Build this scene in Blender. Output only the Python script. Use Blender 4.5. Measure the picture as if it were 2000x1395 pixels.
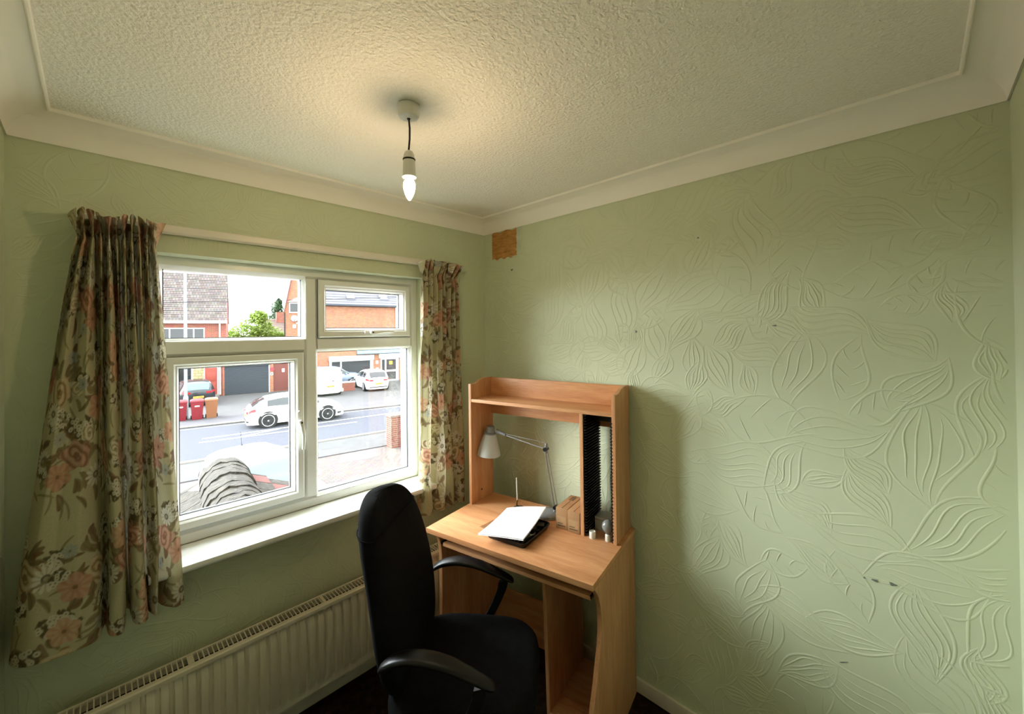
import bpy, bmesh, math, random
import numpy as np
from mathutils import Matrix, Vector

for o in list(bpy.data.objects):
    bpy.data.objects.remove(o, do_unlink=True)
S = bpy.context.scene
COL = S.collection
PI = math.pi
rnd = random.Random(7)

# ------------------------------------------------------------------ camera
F_PX, YAW, PITCH, ROLL = 802.98, 0.7932, 0.0082, 0.0112
CAM = Vector((-1.7568, -1.9705, 1.6595))
fwd = Vector((math.sin(YAW)*math.cos(PITCH), math.cos(YAW)*math.cos(PITCH), math.sin(PITCH)))
rgt = Vector((math.cos(YAW), -math.sin(YAW), 0.0))
upv = rgt.cross(fwd)
rgt2 = rgt*math.cos(ROLL) - upv*math.sin(ROLL)
upv2 = rgt*math.sin(ROLL) + upv*math.cos(ROLL)
cd = bpy.data.cameras.new('camera')
cam = bpy.data.objects.new('camera', cd); COL.objects.link(cam)
M = Matrix.Identity(4)
for i in range(3):
    M[i][0] = rgt2[i]; M[i][1] = upv2[i]; M[i][2] = -fwd[i]; M[i][3] = CAM[i]
cam.matrix_world = M
cd.sensor_width = 36.0; cd.sensor_fit = 'HORIZONTAL'
cd.lens = F_PX/2000*36.0
cd.shift_y = -56.09/2000
cd.clip_start = 0.02; cd.clip_end = 500
S.camera = cam

# ------------------------------------------------------------------ sky / exposure
SKY = 8.0
w = bpy.data.worlds.new('overcast'); S.world = w; w.use_nodes = True
bg = w.node_tree.nodes['Background']
bg.inputs[0].default_value = (0.94, 0.975, 1.0, 1); bg.inputs[1].default_value = SKY
# bright hazy sun behind thin cloud, high over the street on the left
sd = bpy.data.lights.new('hazy_sun', 'SUN'); sd.energy = 22.0; sd.angle = math.radians(65); sd.color = (.95, .985, 1.0)
sun = bpy.data.objects.new('hazy_sun', sd); COL.objects.link(sun); sun.location = (-10, 25, 20)
sun.rotation_euler = Vector((.62, -.70, -.46)).to_track_quat('-Z', 'Y').to_euler()
BULB = 235.0
S.view_settings.view_transform = 'Standard'
S.view_settings.look = 'None'
S.view_settings.gamma = 1.0
S.view_settings.use_curve_mapping = False
S.view_settings.exposure = 0.22

# ------------------------------------------------------------------ helpers
def lin(c):
    return tuple(((v/255)/12.92 if v/255 <= .04045 else (((v/255)+.055)/1.055)**2.4) for v in c)

MATS = {}
def mat(name, rgb, rough=.5, metal=0., spec=.5, var=0., vscale=8., bump=0., bscale=60., bdist=.002,
        vstretch=None, trans=0., coord='Object', emit=None, linear=False):
    """principled material with optional noise colour variation and noise bump"""
    m = bpy.data.materials.new(name); m.use_nodes = True
    nt = m.node_tree; b = nt.nodes['Principled BSDF']
    c = rgb if linear else lin(rgb)
    b.inputs['Base Color'].default_value = (*c, 1)
    b.inputs['Roughness'].default_value = rough
    b.inputs['Metallic'].default_value = metal
    b.inputs['Specular IOR Level'].default_value = spec
    tc = nt.nodes.new('ShaderNodeTexCoord')
    def noise(scale, detail=3., stretch=None):
        n = nt.nodes.new('ShaderNodeTexNoise'); n.inputs['Scale'].default_value = scale
        n.inputs['Detail'].default_value = detail
        src = tc.outputs[coord]
        if stretch:
            mp = nt.nodes.new('ShaderNodeMapping'); mp.inputs['Scale'].default_value = stretch
            nt.links.new(src, mp.inputs['Vector']); src = mp.outputs[0]
        nt.links.new(src, n.inputs['Vector'])
        return n
    if var:
        n = noise(vscale, 4., vstretch)
        r = nt.nodes.new('ShaderNodeValToRGB')
        r.color_ramp.elements[0].position = .3; r.color_ramp.elements[1].position = .7
        r.color_ramp.elements[0].color = (*[x*(1-var) for x in c], 1)
        r.color_ramp.elements[1].color = (*[min(1, x*(1+var)) for x in c], 1)
        nt.links.new(n.outputs['Fac'], r.inputs[0]); nt.links.new(r.outputs[0], b.inputs['Base Color'])
    if bump:
        n = noise(bscale, 3.)
        bp_ = nt.nodes.new('ShaderNodeBump'); bp_.inputs['Strength'].default_value = bump
        bp_.inputs['Distance'].default_value = bdist
        nt.links.new(n.outputs['Fac'], bp_.inputs['Height']); nt.links.new(bp_.outputs[0], b.inputs['Normal'])
    if trans:
        t = nt.nodes.new('ShaderNodeBsdfTranslucent'); t.inputs[0].default_value = (*c, 1)
        mx = nt.nodes.new('ShaderNodeMixShader'); mx.inputs[0].default_value = trans
        out = nt.nodes['Material Output']
        nt.links.new(b.outputs[0], mx.inputs[1]); nt.links.new(t.outputs[0], mx.inputs[2])
        nt.links.new(mx.outputs[0], out.inputs['Surface'])
        m['tr'] = 1
    if emit:
        b.inputs['Emission Color'].default_value = (*emit[0], 1); b.inputs['Emission Strength'].default_value = emit[1]
    MATS[name] = m
    return m

def brick_mat(name, c1, c2, cm, scale, bw=.5, rh=.25, mortar=.02, rough=.85, bump=.4, plane='XZ'):
    m = bpy.data.materials.new(name); m.use_nodes = True
    nt = m.node_tree; b = nt.nodes['Principled BSDF']; b.inputs['Roughness'].default_value = rough
    tc = nt.nodes.new('ShaderNodeTexCoord')
    sx = nt.nodes.new('ShaderNodeSeparateXYZ'); cx = nt.nodes.new('ShaderNodeCombineXYZ')
    nt.links.new(tc.outputs['Object'], sx.inputs[0])
    nt.links.new(sx.outputs[plane[0]], cx.inputs[0]); nt.links.new(sx.outputs[plane[1]], cx.inputs[1])
    t = nt.nodes.new('ShaderNodeTexBrick')
    t.inputs['Color1'].default_value = (*lin(c1), 1); t.inputs['Color2'].default_value = (*lin(c2), 1)
    t.inputs['Mortar'].default_value = (*lin(cm), 1); t.inputs['Scale'].default_value = scale
    t.inputs['Brick Width'].default_value = bw; t.inputs['Row Height'].default_value = rh
    t.inputs['Mortar Size'].default_value = mortar
    nt.links.new(cx.outputs[0], t.inputs['Vector'])
    n = nt.nodes.new('ShaderNodeTexNoise'); n.inputs['Scale'].default_value = 3.5; n.inputs['Detail'].default_value = 8
    nt.links.new(tc.outputs['Object'], n.inputs['Vector'])
    mx = nt.nodes.new('ShaderNodeMix'); mx.data_type = 'RGBA'; mx.blend_type = 'OVERLAY'; mx.inputs[0].default_value = .5
    nt.links.new(t.outputs['Color'], mx.inputs[6]); nt.links.new(n.outputs['Color'], mx.inputs[7])
    hs = nt.nodes.new('ShaderNodeMix'); hs.data_type = 'RGBA'; hs.inputs[0].default_value = .75
    nt.links.new(mx.outputs[2], hs.inputs[7]); nt.links.new(t.outputs['Color'], hs.inputs[6])
    nt.links.new(hs.outputs[2], b.inputs['Base Color'])
    bp_ = nt.nodes.new('ShaderNodeBump'); bp_.inputs['Strength'].default_value = bump; bp_.inputs['Distance'].default_value = .01
    nt.links.new(t.outputs['Fac'], bp_.inputs['Height']); bp_.invert = True
    nt.links.new(bp_.outputs[0], b.inputs['Normal'])
    MATS[name] = m
    return m

def wood_mat(name, along, c1, c2, rough=.42):
    """printed beech: fine fibres running along one local axis"""
    m = bpy.data.materials.new(name); m.use_nodes = True
    nt = m.node_tree; b = nt.nodes['Principled BSDF']; b.inputs['Roughness'].default_value = rough
    tc = nt.nodes.new('ShaderNodeTexCoord')
    def noise(sc_al, sc_ac, det, dist=0.):
        mp = nt.nodes.new('ShaderNodeMapping')
        s = [sc_ac]*3; s['xyz'.index(along)] = sc_al; mp.inputs['Scale'].default_value = s
        nt.links.new(tc.outputs['Object'], mp.inputs['Vector'])
        n = nt.nodes.new('ShaderNodeTexNoise'); n.inputs['Scale'].default_value = 1.; n.inputs['Detail'].default_value = det
        n.inputs['Distortion'].default_value = dist
        nt.links.new(mp.outputs[0], n.inputs['Vector']); return n
    a = noise(2.2, 22, 4, .6); f = noise(14, 330, 2)
    ad = nt.nodes.new('ShaderNodeMath'); ad.operation = 'MULTIPLY_ADD'; ad.inputs[1].default_value = .55
    nt.links.new(a.outputs['Fac'], ad.inputs[0])
    ml = nt.nodes.new('ShaderNodeMath'); ml.operation = 'MULTIPLY'; ml.inputs[1].default_value = .45
    nt.links.new(f.outputs['Fac'], ml.inputs[0]); nt.links.new(ml.outputs[0], ad.inputs[2])
    r = nt.nodes.new('ShaderNodeValToRGB')
    r.color_ramp.elements[0].position = .33; r.color_ramp.elements[1].position = .66
    r.color_ramp.elements[0].color = (*lin(c1), 1); r.color_ramp.elements[1].color = (*lin(c2), 1)
    nt.links.new(ad.outputs[0], r.inputs[0]); nt.links.new(r.outputs[0], b.inputs['Base Color'])
    MATS[name] = m; return m

def attr_mat(name, attr, rough=.9, trans=0., bump=0., bscale=900.):
    m = bpy.data.materials.new(name); m.use_nodes = True
    nt = m.node_tree; b = nt.nodes['Principled BSDF']
    b.inputs['Roughness'].default_value = rough; b.inputs['Specular IOR Level'].default_value = .2
    a = nt.nodes.new('ShaderNodeAttribute'); a.attribute_name = attr
    nt.links.new(a.outputs['Color'], b.inputs['Base Color'])
    if trans:
        t = nt.nodes.new('ShaderNodeBsdfTranslucent'); nt.links.new(a.outputs['Color'], t.inputs[0])
        mx = nt.nodes.new('ShaderNodeMixShader'); mx.inputs[0].default_value = trans
        nt.links.new(b.outputs[0], mx.inputs[1]); nt.links.new(t.outputs[0], mx.inputs[2])
        nt.links.new(mx.outputs[0], nt.nodes['Material Output'].inputs['Surface'])
    MATS[name] = m; return m

def glass_mat(name, tint=(1, 1, 1), refl=.07, rough=0.):
    m = bpy.data.materials.new(name); m.use_nodes = True
    nt = m.node_tree; nt.nodes.remove(nt.nodes['Principled BSDF'])
    t = nt.nodes.new('ShaderNodeBsdfTransparent'); t.inputs[0].default_value = (*tint, 1)
    g = nt.nodes.new('ShaderNodeBsdfGlossy'); g.inputs['Roughness'].default_value = rough
    mx = nt.nodes.new('ShaderNodeMixShader'); mx.inputs[0].default_value = refl
    nt.links.new(t.outputs[0], mx.inputs[1]); nt.links.new(g.outputs[0], mx.inputs[2])
    nt.links.new(mx.outputs[0], nt.nodes['Material Output'].inputs['Surface'])
    MATS[name] = m; return m

class MB:
    """collects geometry for ONE mesh"""
    def __init__(s): s.v = []; s.f = []
    def add(s, vs, fs):
        n = len(s.v); s.v.extend([tuple(p) for p in vs]); s.f.extend([tuple(i+n for i in f) for f in fs]); return s
    def box(s, x0, x1, y0, y1, z0, z1):
        v = [(x0,y0,z0),(x1,y0,z0),(x1,y1,z0),(x0,y1,z0),(x0,y0,z1),(x1,y0,z1),(x1,y1,z1),(x0,y1,z1)]
        return s.add(v, [(0,3,2,1),(4,5,6,7),(0,1,5,4),(1,2,6,5),(2,3,7,6),(3,0,4,7)])
    def prism(s, poly, a0, a1, axis='y'):
        """extrude a 2-D polygon; axis y: (x,z) ; x: (y,z) ; z: (x,y)"""
        def P(p, a): return {'y': (p[0], a, p[1]), 'x': (a, p[0], p[1]), 'z': (p[0], p[1], a)}[axis]
        n = len(poly); v = [P(p, a0) for p in poly]+[P(p, a1) for p in poly]
        f = [tuple(range(n))[::-1], tuple(range(n, 2*n))]
        f += [(i, (i+1) % n, n+(i+1) % n, n+i) for i in range(n)]
        return s.add(v, f)
    def tube(s, pts, r, seg=8, cap=True, closed=False):
        pts = [Vector(p) for p in pts]; n = len(pts)
        rs = r if isinstance(r, (list, tuple)) else [r]*n
        base = len(s.v); prev = None
        for i, p in enumerate(pts):
            if closed: t = (pts[(i+1) % n]-pts[i-1]).normalized()
            else: t = (pts[min(i+1, n-1)]-pts[max(i-1, 0)]).normalized()
            if prev is None:
                a = Vector((0, 0, 1)) if abs(t.z) < .9 else Vector((1, 0, 0))
                u = t.cross(a).normalized()
            else: u = (prev-t*prev.dot(t)).normalized()
            prev = u; w_ = t.cross(u)
            for k in range(seg):
                a = 2*PI*k/seg; s.v.append(tuple(p+(u*math.cos(a)+w_*math.sin(a))*rs[i]))
        m = n if closed else n-1
        for i in range(m):
            for k in range(seg):
                a = base+i*seg; b = base+((i+1) % n)*seg
                s.f.append((a+k, a+(k+1) % seg, b+(k+1) % seg, b+k))
        if cap and not closed:
            s.f.append(tuple(base+k for k in range(seg))[::-1]); s.f.append(tuple(base+(n-1)*seg+k for k in range(seg)))
        return s
    def lathe(s, prof, seg=24, c=(0, 0, 0), axis='z'):
        """prof: (radius, height)"""
        base = len(s.v); n = len(prof)
        for r, h in prof:
            for k in range(seg):
                a = 2*PI*k/seg; x, y = r*math.cos(a), r*math.sin(a)
                p = {'z': (x, y, h), 'y': (x, h, -y), 'x': (h, x, y)}[axis]
                s.v.append((p[0]+c[0], p[1]+c[1], p[2]+c[2]))
        for i in range(n-1):
            for k in range(seg):
                s.f.append((base+i*seg+k, base+i*seg+(k+1) % seg, base+(i+1)*seg+(k+1) % seg, base+(i+1)*seg+k))
        s.f.append(tuple(base+k for k in range(seg))[::-1]); s.f.append(tuple(base+(n-1)*seg+k for k in range(seg)))
        return s
    def loft(s, rings, cap=True):
        base = len(s.v); m = len(rings[0])
        for r in rings: s.v.extend([tuple(p) for p in r])
        for i in range(len(rings)-1):
            for k in range(m):
                s.f.append((base+i*m+k, base+i*m+(k+1) % m, base+(i+1)*m+(k+1) % m, base+(i+1)*m+k))
        if cap:
            s.f.append(tuple(base+k for k in range(m))[::-1]); s.f.append(tuple(base+(len(rings)-1)*m+k for k in range(m)))
        return s
    def grid(s, P, closed=False):
        """P[i][j] points -> quads"""
        base = len(s.v); n = len(P); m = len(P[0])
        for r in P: s.v.extend([tuple(p) for p in r])
        for i in range(n-1):
            for j in range(m-1):
                a = base+i*m+j; s.f.append((a, a+1, a+m+1, a+m))
        return s
    def rect_sweep(s, x0, x1, z0, z1, prof, plane='xz'):
        """mitred ring: prof = closed list of (inset, depth)"""
        rings = []
        for d, y in prof:
            q = [(x0+d, z0+d), (x1-d, z0+d), (x1-d, z1-d), (x0+d, z1-d)]
            rings.append([(a, y, b) if plane == 'xz' else (a, b, y) for a, b in q])
        base = len(s.v); n = len(rings)
        for r in rings: s.v.extend(r)
        for i in range(n):
            j = (i+1) % n
            for k in range(4):
                s.f.append((base+i*4+k, base+i*4+(k+1) % 4, base+j*4+(k+1) % 4, base+j*4+k))
        return s

def link(o, parent=None):
    COL.objects.link(o)
    if parent is not None: o.parent = parent
    return o
def obj(name, mb, m, parent=None, smooth=False, bevel=0., angle=35, bseg=2):
    me = bpy.data.meshes.new(name); me.from_pydata(mb.v, [], mb.f)
    bm = bmesh.new(); bm.from_mesh(me); bmesh.ops.recalc_face_normals(bm, faces=bm.faces)
    if bevel:
        bmesh.ops.bevel(bm, geom=[e for e in bm.edges if len(e.link_faces) == 2 and e.calc_face_angle(0) > .5],
                        offset=bevel, segments=bseg, affect='EDGES', profile=.7)
    bm.to_mesh(me); bm.free()
    mm = MATS[m] if isinstance(m, str) else m
    me.materials.append(mm)
    if smooth or bevel:
        me.polygons.foreach_set('use_smooth', [True]*len(me.polygons))
        try: me.set_sharp_from_angle(angle=math.radians(angle))
        except Exception: pass
    return link(bpy.data.objects.new(name, me), parent)
def dup(o, parent=None, loc=None, rot=None, scale=None):
    c = o.copy(); link(c); c.parent = parent if parent is not None else o.parent
    if loc is not None: c.location = loc
    if rot is not None: c.rotation_euler = rot
    if scale is not None: c.scale = scale
    return c
def thing(name, label, cat, loc=(0, 0, 0), rz=0., group=None):
    o = bpy.data.objects.new(name, None); o.empty_display_size = .1
    COL.objects.link(o); o.location = loc; o.rotation_euler = (0, 0, rz)
    o['label'] = label; o['category'] = cat
    if group: o['group'] = group
    return o
def tag(o, label, cat, group=None):
    o['label'] = label; o['category'] = cat
    if group: o['group'] = group
    return o
def struct(o, label=None):
    o['kind'] = 'structure'
    if label: o['label'] = label
    return o
def smoothstep(a, b, x):
    t = min(1, max(0, (x-a)/(b-a))); return t*t*(3-2*t)
def catmull(pts, n):
    """n points along a Catmull-Rom through pts (any dim)"""
    P = np.array(pts, float); P = np.vstack([2*P[0]-P[1], P, 2*P[-1]-P[-2]])
    m = len(pts)-1; out = []
    for i in range(n):
        u = i/(n-1)*m; k = min(int(u), m-1); t = u-k
        a, b, c, d = P[k], P[k+1], P[k+2], P[k+3]
        out.append(.5*((2*b)+(-a+c)*t+(2*a-5*b+4*c-d)*t*t+(-a+3*b-3*c+d)*t**3))
    return np.array(out)

# ------------------------------------------------------------------ materials
mat('wall_paint', (204, 211, 181), .66, spec=.25, var=.03, vscale=1.5, bump=.12, bscale=220, bdist=.001)
mat('ceiling_paint', (246, 243, 232), .85, bump=.8, bscale=105, bdist=.008, spec=.2)
mat('coving_paint', (246, 243, 233), .6, spec=.3)
mat('skirting_paint', (222, 214, 196), .45)
mat('carpet', (46, 33, 20), 1., spec=.05, var=.45, vscale=30, bump=.8, bscale=300, bdist=.006)
mat('upvc', (236, 238, 234), .28)
mat('upvc_bead', (242, 243, 240), .25)
mat('gasket', (18, 18, 20), .6)
mat('sill', (244, 245, 243), .16)
glass_mat('window_glass', (.96, .98, .975), .055)
mat('radiator_white', (228, 219, 196), .38)
mat('radiator_slot_shade', (20, 20, 17), .8)
mat('track', (226, 220, 206), .3)
mat('black_fabric', (17, 17, 19), .95, spec=.12, bump=.35, bscale=700, bdist=.001, var=.3, vscale=40)
mat('black_plastic', (16, 16, 18), .38, spec=.4)
mat('white_plastic', (226, 224, 214), .35)
mat('cord_black', (14, 12, 10), .5)
mat('lamp_metal', (150, 152, 150), .35, metal=.75)
mat('lamp_grey', (128, 132, 134), .42, spec=.5)
mat('lamp_shade', (196, 200, 200), .4, var=.03)
mat('bulb_glow', (255, 214, 150), .3, emit=((1., .72, .42), BULB))
mat('paper', (246, 246, 248), .7)
mat('cardboard', (168, 128, 88), .85, var=.08, vscale=12)
mat('print_dark', (110, 84, 58), .8)
mat('print_label', (178, 142, 102), .8, var=.12, vscale=160, vstretch=(.3, .3, 2))
mat('plaster_brown', (192, 142, 78), .9, var=.25, vscale=40, vstretch=(1, .5, 2), bump=.6, bscale=80, bdist=.004)
mat('plaster_pale', (196, 206, 180), .8, var=.1, vscale=30)
mat('mark_grey', (112, 118, 108), .8)
mat('mark_pale', (212, 216, 196), .8)
mat('clear_bulb', (124, 124, 122), .12, spec=.6)
mat('grey_card', (182, 180, 174), .7, var=.05)
mat('olive_item', (92, 96, 62), .5)
mat('brass', (120, 100, 60), .35, metal=.7)
wood_mat('wood_u', 'x', (190, 128, 82), (226, 170, 122))
wood_mat('wood_z', 'z', (186, 126, 82), (218, 164, 118))
wood_mat('wood_v', 'y', (186, 126, 82), (218, 164, 118))
attr_mat('floral_print', 'print', .9, trans=.22)

# ------------------------------------------------------------------ room shell
W, D, ZB, ZC = 1.9483, 2.1602, 2.28, 2.3587   # room size, coving foot, ceiling
T = .27
OX0, OX1, OZ0, OZ1 = -1.622, -.452, .835, 1.966   # window opening
RELIEF_H = .0018

mb = MB()   # wall with a window opening: ring of boxes
mb.box(-W-T, OX0, 0, T, -.02, ZC+.1); mb.box(OX1, T, 0, T, -.02, ZC+.1)
mb.box(OX0, OX1, 0, T, -.02, OZ0); mb.box(OX0, OX1, 0, T, OZ1, ZC+.1)
wall_window = struct(obj('wall_window', mb, 'wall_paint'))
wall_right = struct(obj('wall_right', MB().box(0, T, -D-T, 0, -.02, ZC+.1), 'wall_paint'))
wall_left = struct(obj('wall_left', MB().box(-W-T, -W, -D-T, 0, -.02, ZC+.1), 'wall_paint'))
wall_back = struct(obj('wall_back', MB().box(-W, 0, -D-T, -D, -.02, ZC+.1), 'wall_paint'))
struct(obj('floor', MB().box(-W, 0, -D, 0, -.1, 0), 'carpet'))
struct(obj('ceiling', MB().box(-W, 0, -D, 0, ZC, ZC+.12), 'ceiling_paint'))
# coving
prof = [(0, ZC+.001), (0, ZB), (.004, ZB)]
for i in range(0, 13):
    a = i/12*PI/2
    prof.append((.088-.082*math.cos(a), ZB-.004+.076*math.sin(a)))
prof += [(.0895, ZC-.0068), (.0905, ZC-.0100), (.0930, ZC-.0115), (.0965, ZC-.0100), (.0985, ZC-.004), (.0985, ZC+.001)]
struct(obj('trim_1', MB().rect_sweep(-W, 0, -D, 0, prof, 'xy'), 'coving_paint', smooth=True, angle=40))
# skirting
def skirt(name, mbx): return struct(obj(name, mbx, 'skirting_paint', bevel=.004))
skirt('baseboard_right', MB().box(-.014, 0, -D, 0, 0, .062))
skirt('baseboard_window', MB().box(-W, -.014, -.024, 0, 0, .11))
skirt('baseboard_left', MB().box(-W, -W+.014, -D, -.024, 0, .062))
skirt('baseboard_back', MB().box(-W+.014, -.014, -D, -D+.014, 0, .062))

# embossed leaf wallpaper: raised vein lines, joined (thousands of strokes)
def leaf_relief(u0, u1, v0, v1, size, seed, mapf, keep=None):
    rg = random.Random(seed); V = []; Fc = []
    def stroke(pts, wd, h):
        n = len(pts); b = len(V)
        for i, (x, y) in enumerate(pts):
            x0, y0 = pts[max(0, i-1)]; x1, y1 = pts[min(n-1, i+1)]
            dx, dy = x1-x0, y1-y0; L = math.hypot(dx, dy)+1e-9; nx, ny = -dy/L, dx/L
            e = math.sin(PI*(i+.25)/(n-.5))**.5; ww = wd*(.4+.6*e); hh = h*e
            for k, (a, q) in enumerate(((-1, -.06), (-.5, .62), (0, 1), (.5, .62), (1, -.06))):
                V.append(mapf(x+nx*ww*a, y+ny*ww*a, hh*q if q > 0 else -.0002))
        for i in range(n-1):
            for k in range(4):
                a = b+i*5+k; Fc.append((a, a+1, a+6, a+5))
    placed = []; tries = 0
    ok = lambda x, y: u0+.004 < x < u1-.004 and v0+.004 < y < v1-.004 and (keep is None or keep(x, y))
    while tries < 6000:
        tries += 1
        L = size*rg.uniform(.75, 1.3)*(1 if tries < 1500 else .6)
        cx, cy = rg.uniform(u0, u1), rg.uniform(v0, v1)
        if any(math.hypot(cx-a, cy-b) < (L+c)*.255 for a, b, c in placed): continue
        placed.append((cx, cy, L))
        th = rg.uniform(0, 2*PI); bend = rg.choice((-1, 1))*rg.uniform(.08, .30); wid = L*rg.uniform(.20, .29)
        ct, st = math.cos(th), math.sin(th)
        def W2(t, o):
            # t along 0..1, o sideways -1..1
            x = (t-.5)*L; y = bend*L*math.sin(2*PI*t)*.28+o*wid*math.sin(PI*t**.8)**1.15
            return (cx+x*ct-y*st, cy+x*st+y*ct)
        lines = []
        N = 16
        for o in (-1, 1): lines.append(([W2(i/(N-1), o) for i in range(N)], .0050))
        kind = rg.random()
        if kind < .7:       # flame-like inner veins that run along the leaf
            nv = rg.choice((3, 4, 5))
            for j in range(nv):
                o0 = -1+2*(j+1)/(nv+1); t0 = rg.uniform(.02, .2); t1 = rg.uniform(.72, .95)
                lines.append(([W2(t0+(t1-t0)*i/(N-1), o0*(.75+.25*math.sin(PI*i/(N-1)))+.15*math.sin(2*PI*i/(N-1))) for i in range(N)], .0034))
        else:               # side veins
            for j in range(6):
                t0 = .12+.12*j; sg = 1 if j % 2 else -1
                lines.append(([W2(t0+.16*i/(N-1), sg*.9*(i/(N-1))**.8) for i in range(N)], .003))
        for pts, wd in lines:
            run = []
            for p in pts:
                if ok(*p): run.append(p)
                else:
                    if len(run) > 3: stroke(run, wd, RELIEF_H*rg.uniform(.7, 1.1))
                    run = []
            if len(run) > 3: stroke(run, wd, RELIEF_H*rg.uniform(.7, 1.1))
    return V, Fc
def relief_obj(parent, V, Fc):
    me = bpy.data.meshes.new('wallpaper_relief'); me.from_pydata(V, [], Fc); me.materials.append(MATS['wall_paint'])
    me.polygons.foreach_set('use_smooth', [True]*len(me.polygons))
    o = link(bpy.data.objects.new('wallpaper_relief', me), parent); o['kind'] = 'stuff'
    o['label'] = 'embossed leaf pattern of the painted wallpaper'; return o
patch_hole = lambda y, z: not (-.33 < y < -.06 and z > 2.09)
relief_obj(wall_right, *leaf_relief(-D+.01, -.005, .07, ZB-.005, .26, 11, lambda u, v, h: (-h, u, v), patch_hole))
RELIEF_H = .0010
relief_obj(wall_window, *leaf_relief(-W+.01, -.005, .12, ZB-.005, .22, 5, lambda u, v, h: (u, -h, v),
           lambda x, z: not (OX0-.01 < x < OX1+.01 and OZ0-.03 < z < OZ1+.01)))
relief_obj(wall_left, *leaf_relief(-D+.01, -.005, .07, ZB-.005, .26, 17, lambda u, v, h: (-W+h, u, v)))
RELIEF_H = .0014
relief_obj(wall_window, *leaf_relief(OX0+.01, OX1-.01, .004, .078, .12, 9, lambda u, v, h: (u, v, OZ1-h)))

# stripped patch where a wall vent cover was
P = []
rg = random.Random(3)
ny, nz = 26, 34
for i in range(ny):
    row = []
    for j in range(nz):
        u = i/(ny-1); v = j/(nz-1)
        y = -.074-u*(.218+.006*math.sin(v*17)+.004*math.sin(v*41+1)); z = 2.108+v*(.168+.006*math.sin(u*13))+.006*math.sin(u*23)*(1-v)
        e = min(u, 1-u, v, 1-v)
        x = -.0015-(.004+.0045*math.sin(j*2.1+1.3*math.sin(i*.6)+.3*i)*(1 if e > .03 else 0)+rg.uniform(0, .0012))
        if e == 0: x = .001
        row.append((x, y, z))
    P.append(row)
pp = obj('exposed_plaster', MB().grid(P), 'plaster_brown', wall_right, smooth=True, angle=180)
pp['label'] = 'rough ochre glue patch of bare plaster under the coving'
mb = MB().box(-.004, .001, -.326, -.290, 2.117, 2.279)
mb.box(-.003, .001, -.30, -.235, 2.100, 2.114)
pe = obj('paint_edge', mb, 'plaster_pale', wall_right, bevel=.0015); pe['label'] = 'pale torn paint strip beside the bare patch'
obj('outline_edge', MB().box(-.005, .001, -.331, -.326, 2.112, 2.279), 'wall_paint', wall_right)
# small scuffs and old fixing holes
def scuff(y, z, a, b, m='mark_grey', tilt=0.):
    n = 9; pts = []
    for i in range(n):
        t = 2*PI*i/n; r = 1+.35*math.sin(3*t+y*50)
        u, v = a*r*math.cos(t), b*r*math.sin(t)
        pts.append((y+u*math.cos(tilt)-v*math.sin(tilt), z+u*math.sin(tilt)+v*math.cos(tilt)))
    obj('scuff_mark', MB().prism(pts, -.0021, .001, 'x'), m, wall_right)
scuff(-1.838, .846, .003, .0025); scuff(-1.864, .848, .008, .0035); scuff(-1.906, .853, .009, .0045)
scuff(-1.886, .850, .018, .0015, 'mark_pale', -.1); scuff(-1.85, .847, .008, .0015, 'mark_pale')
scuff(-1.047, 1.653, .005, .006); scuff(-1.337, 2.03, .006, .005, 'mark_pale'); scuff(-1.33, 2.04, .004, .003)
scuff(-1.598, 1.671, .007, .003); scuff(-1.575, 1.675, .004, .003, 'mark_pale'); scuff(-1.338, 1.668, .003, .006, 'mark_pale')
scuff(-.246, 2.03, .009, .006); scuff(-1.78, .541, .012, .0012, 'mark_grey', -.5)
# horizontal wallpaper seam
obj('wallpaper_seam', MB().prism([(-1.0, 1.363), (-1.3, 1.3665), (-1.62, 1.364), (-1.62, 1.3625), (-1.3, 1.365), (-1.0, 1.3615)], -.0014, .001, 'x'), 'wall_paint', wall_right)

# ------------------------------------------------------------------ window
win = bpy.data.objects.new('window_1', None); COL.objects.link(win); win.location = (0, .0, 0)
struct(win, 'white plastic casement window of four panes')
FY0, FY1 = .088, .158
FX0, FX1, FZ0, FZ1 = -1.63, -.444, .838, 1.972
MX, TZ = -1.032, 1.609      # mullion / transom centres
def bar_profile(w0):  # frame section: inset, depth
    return [(0, FY1), (0, FY0+.004), (.004, FY0), (w0-.016, FY0), (w0-.010, FY0+.006), (w0, FY0+.022), (w0, FY1)]
obj('frame', MB().rect_sweep(FX0, FX1, FZ0, FZ1, bar_profile(.054)), 'upvc', win, smooth=True, angle=25)
def straight(name, horizontal, c, w0, a0, a1):
    q = [(-w0/2, FY1), (-w0/2, FY0+.022), (-w0/2+.010, FY0+.006), (-w0/2+.016, FY0), (w0/2-.016, FY0), (w0/2-.010, FY0+.006), (w0/2, FY0+.022), (w0/2, FY1)]
    m_ = MB()
    if horizontal: m_.prism([(y, c+d) for d, y in q], a0, a1, 'x')
    else: m_.prism([(c+d, y) for d, y in q], a0, a1, 'z')
    return obj(name, m_, 'upvc', win, smooth=True, angle=25)
straight('mullion', False, MX, .071, FZ0+.05, FZ1-.05)
straight('transom', True, TZ, .076, FX0+.05, MX-.03)
straight('transom', True, TZ, .076, MX+.03, FX1-.05)
GY = .118
def pane(x0, x1, z0, z1, parent):
    g = obj('pane', MB().box(x0-.006, x1+.006, GY+.002, GY+.006, z0-.006, z1+.006), 'window_glass', parent)
    obj('gasket', MB().rect_sweep(x0-.001, x1+.001, z0-.001, z1+.001, [(-.004, GY-.003), (.0035, GY-.003), (.0035, GY+.010), (-.004, GY+.010)]), 'gasket', parent)
    return g
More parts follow.
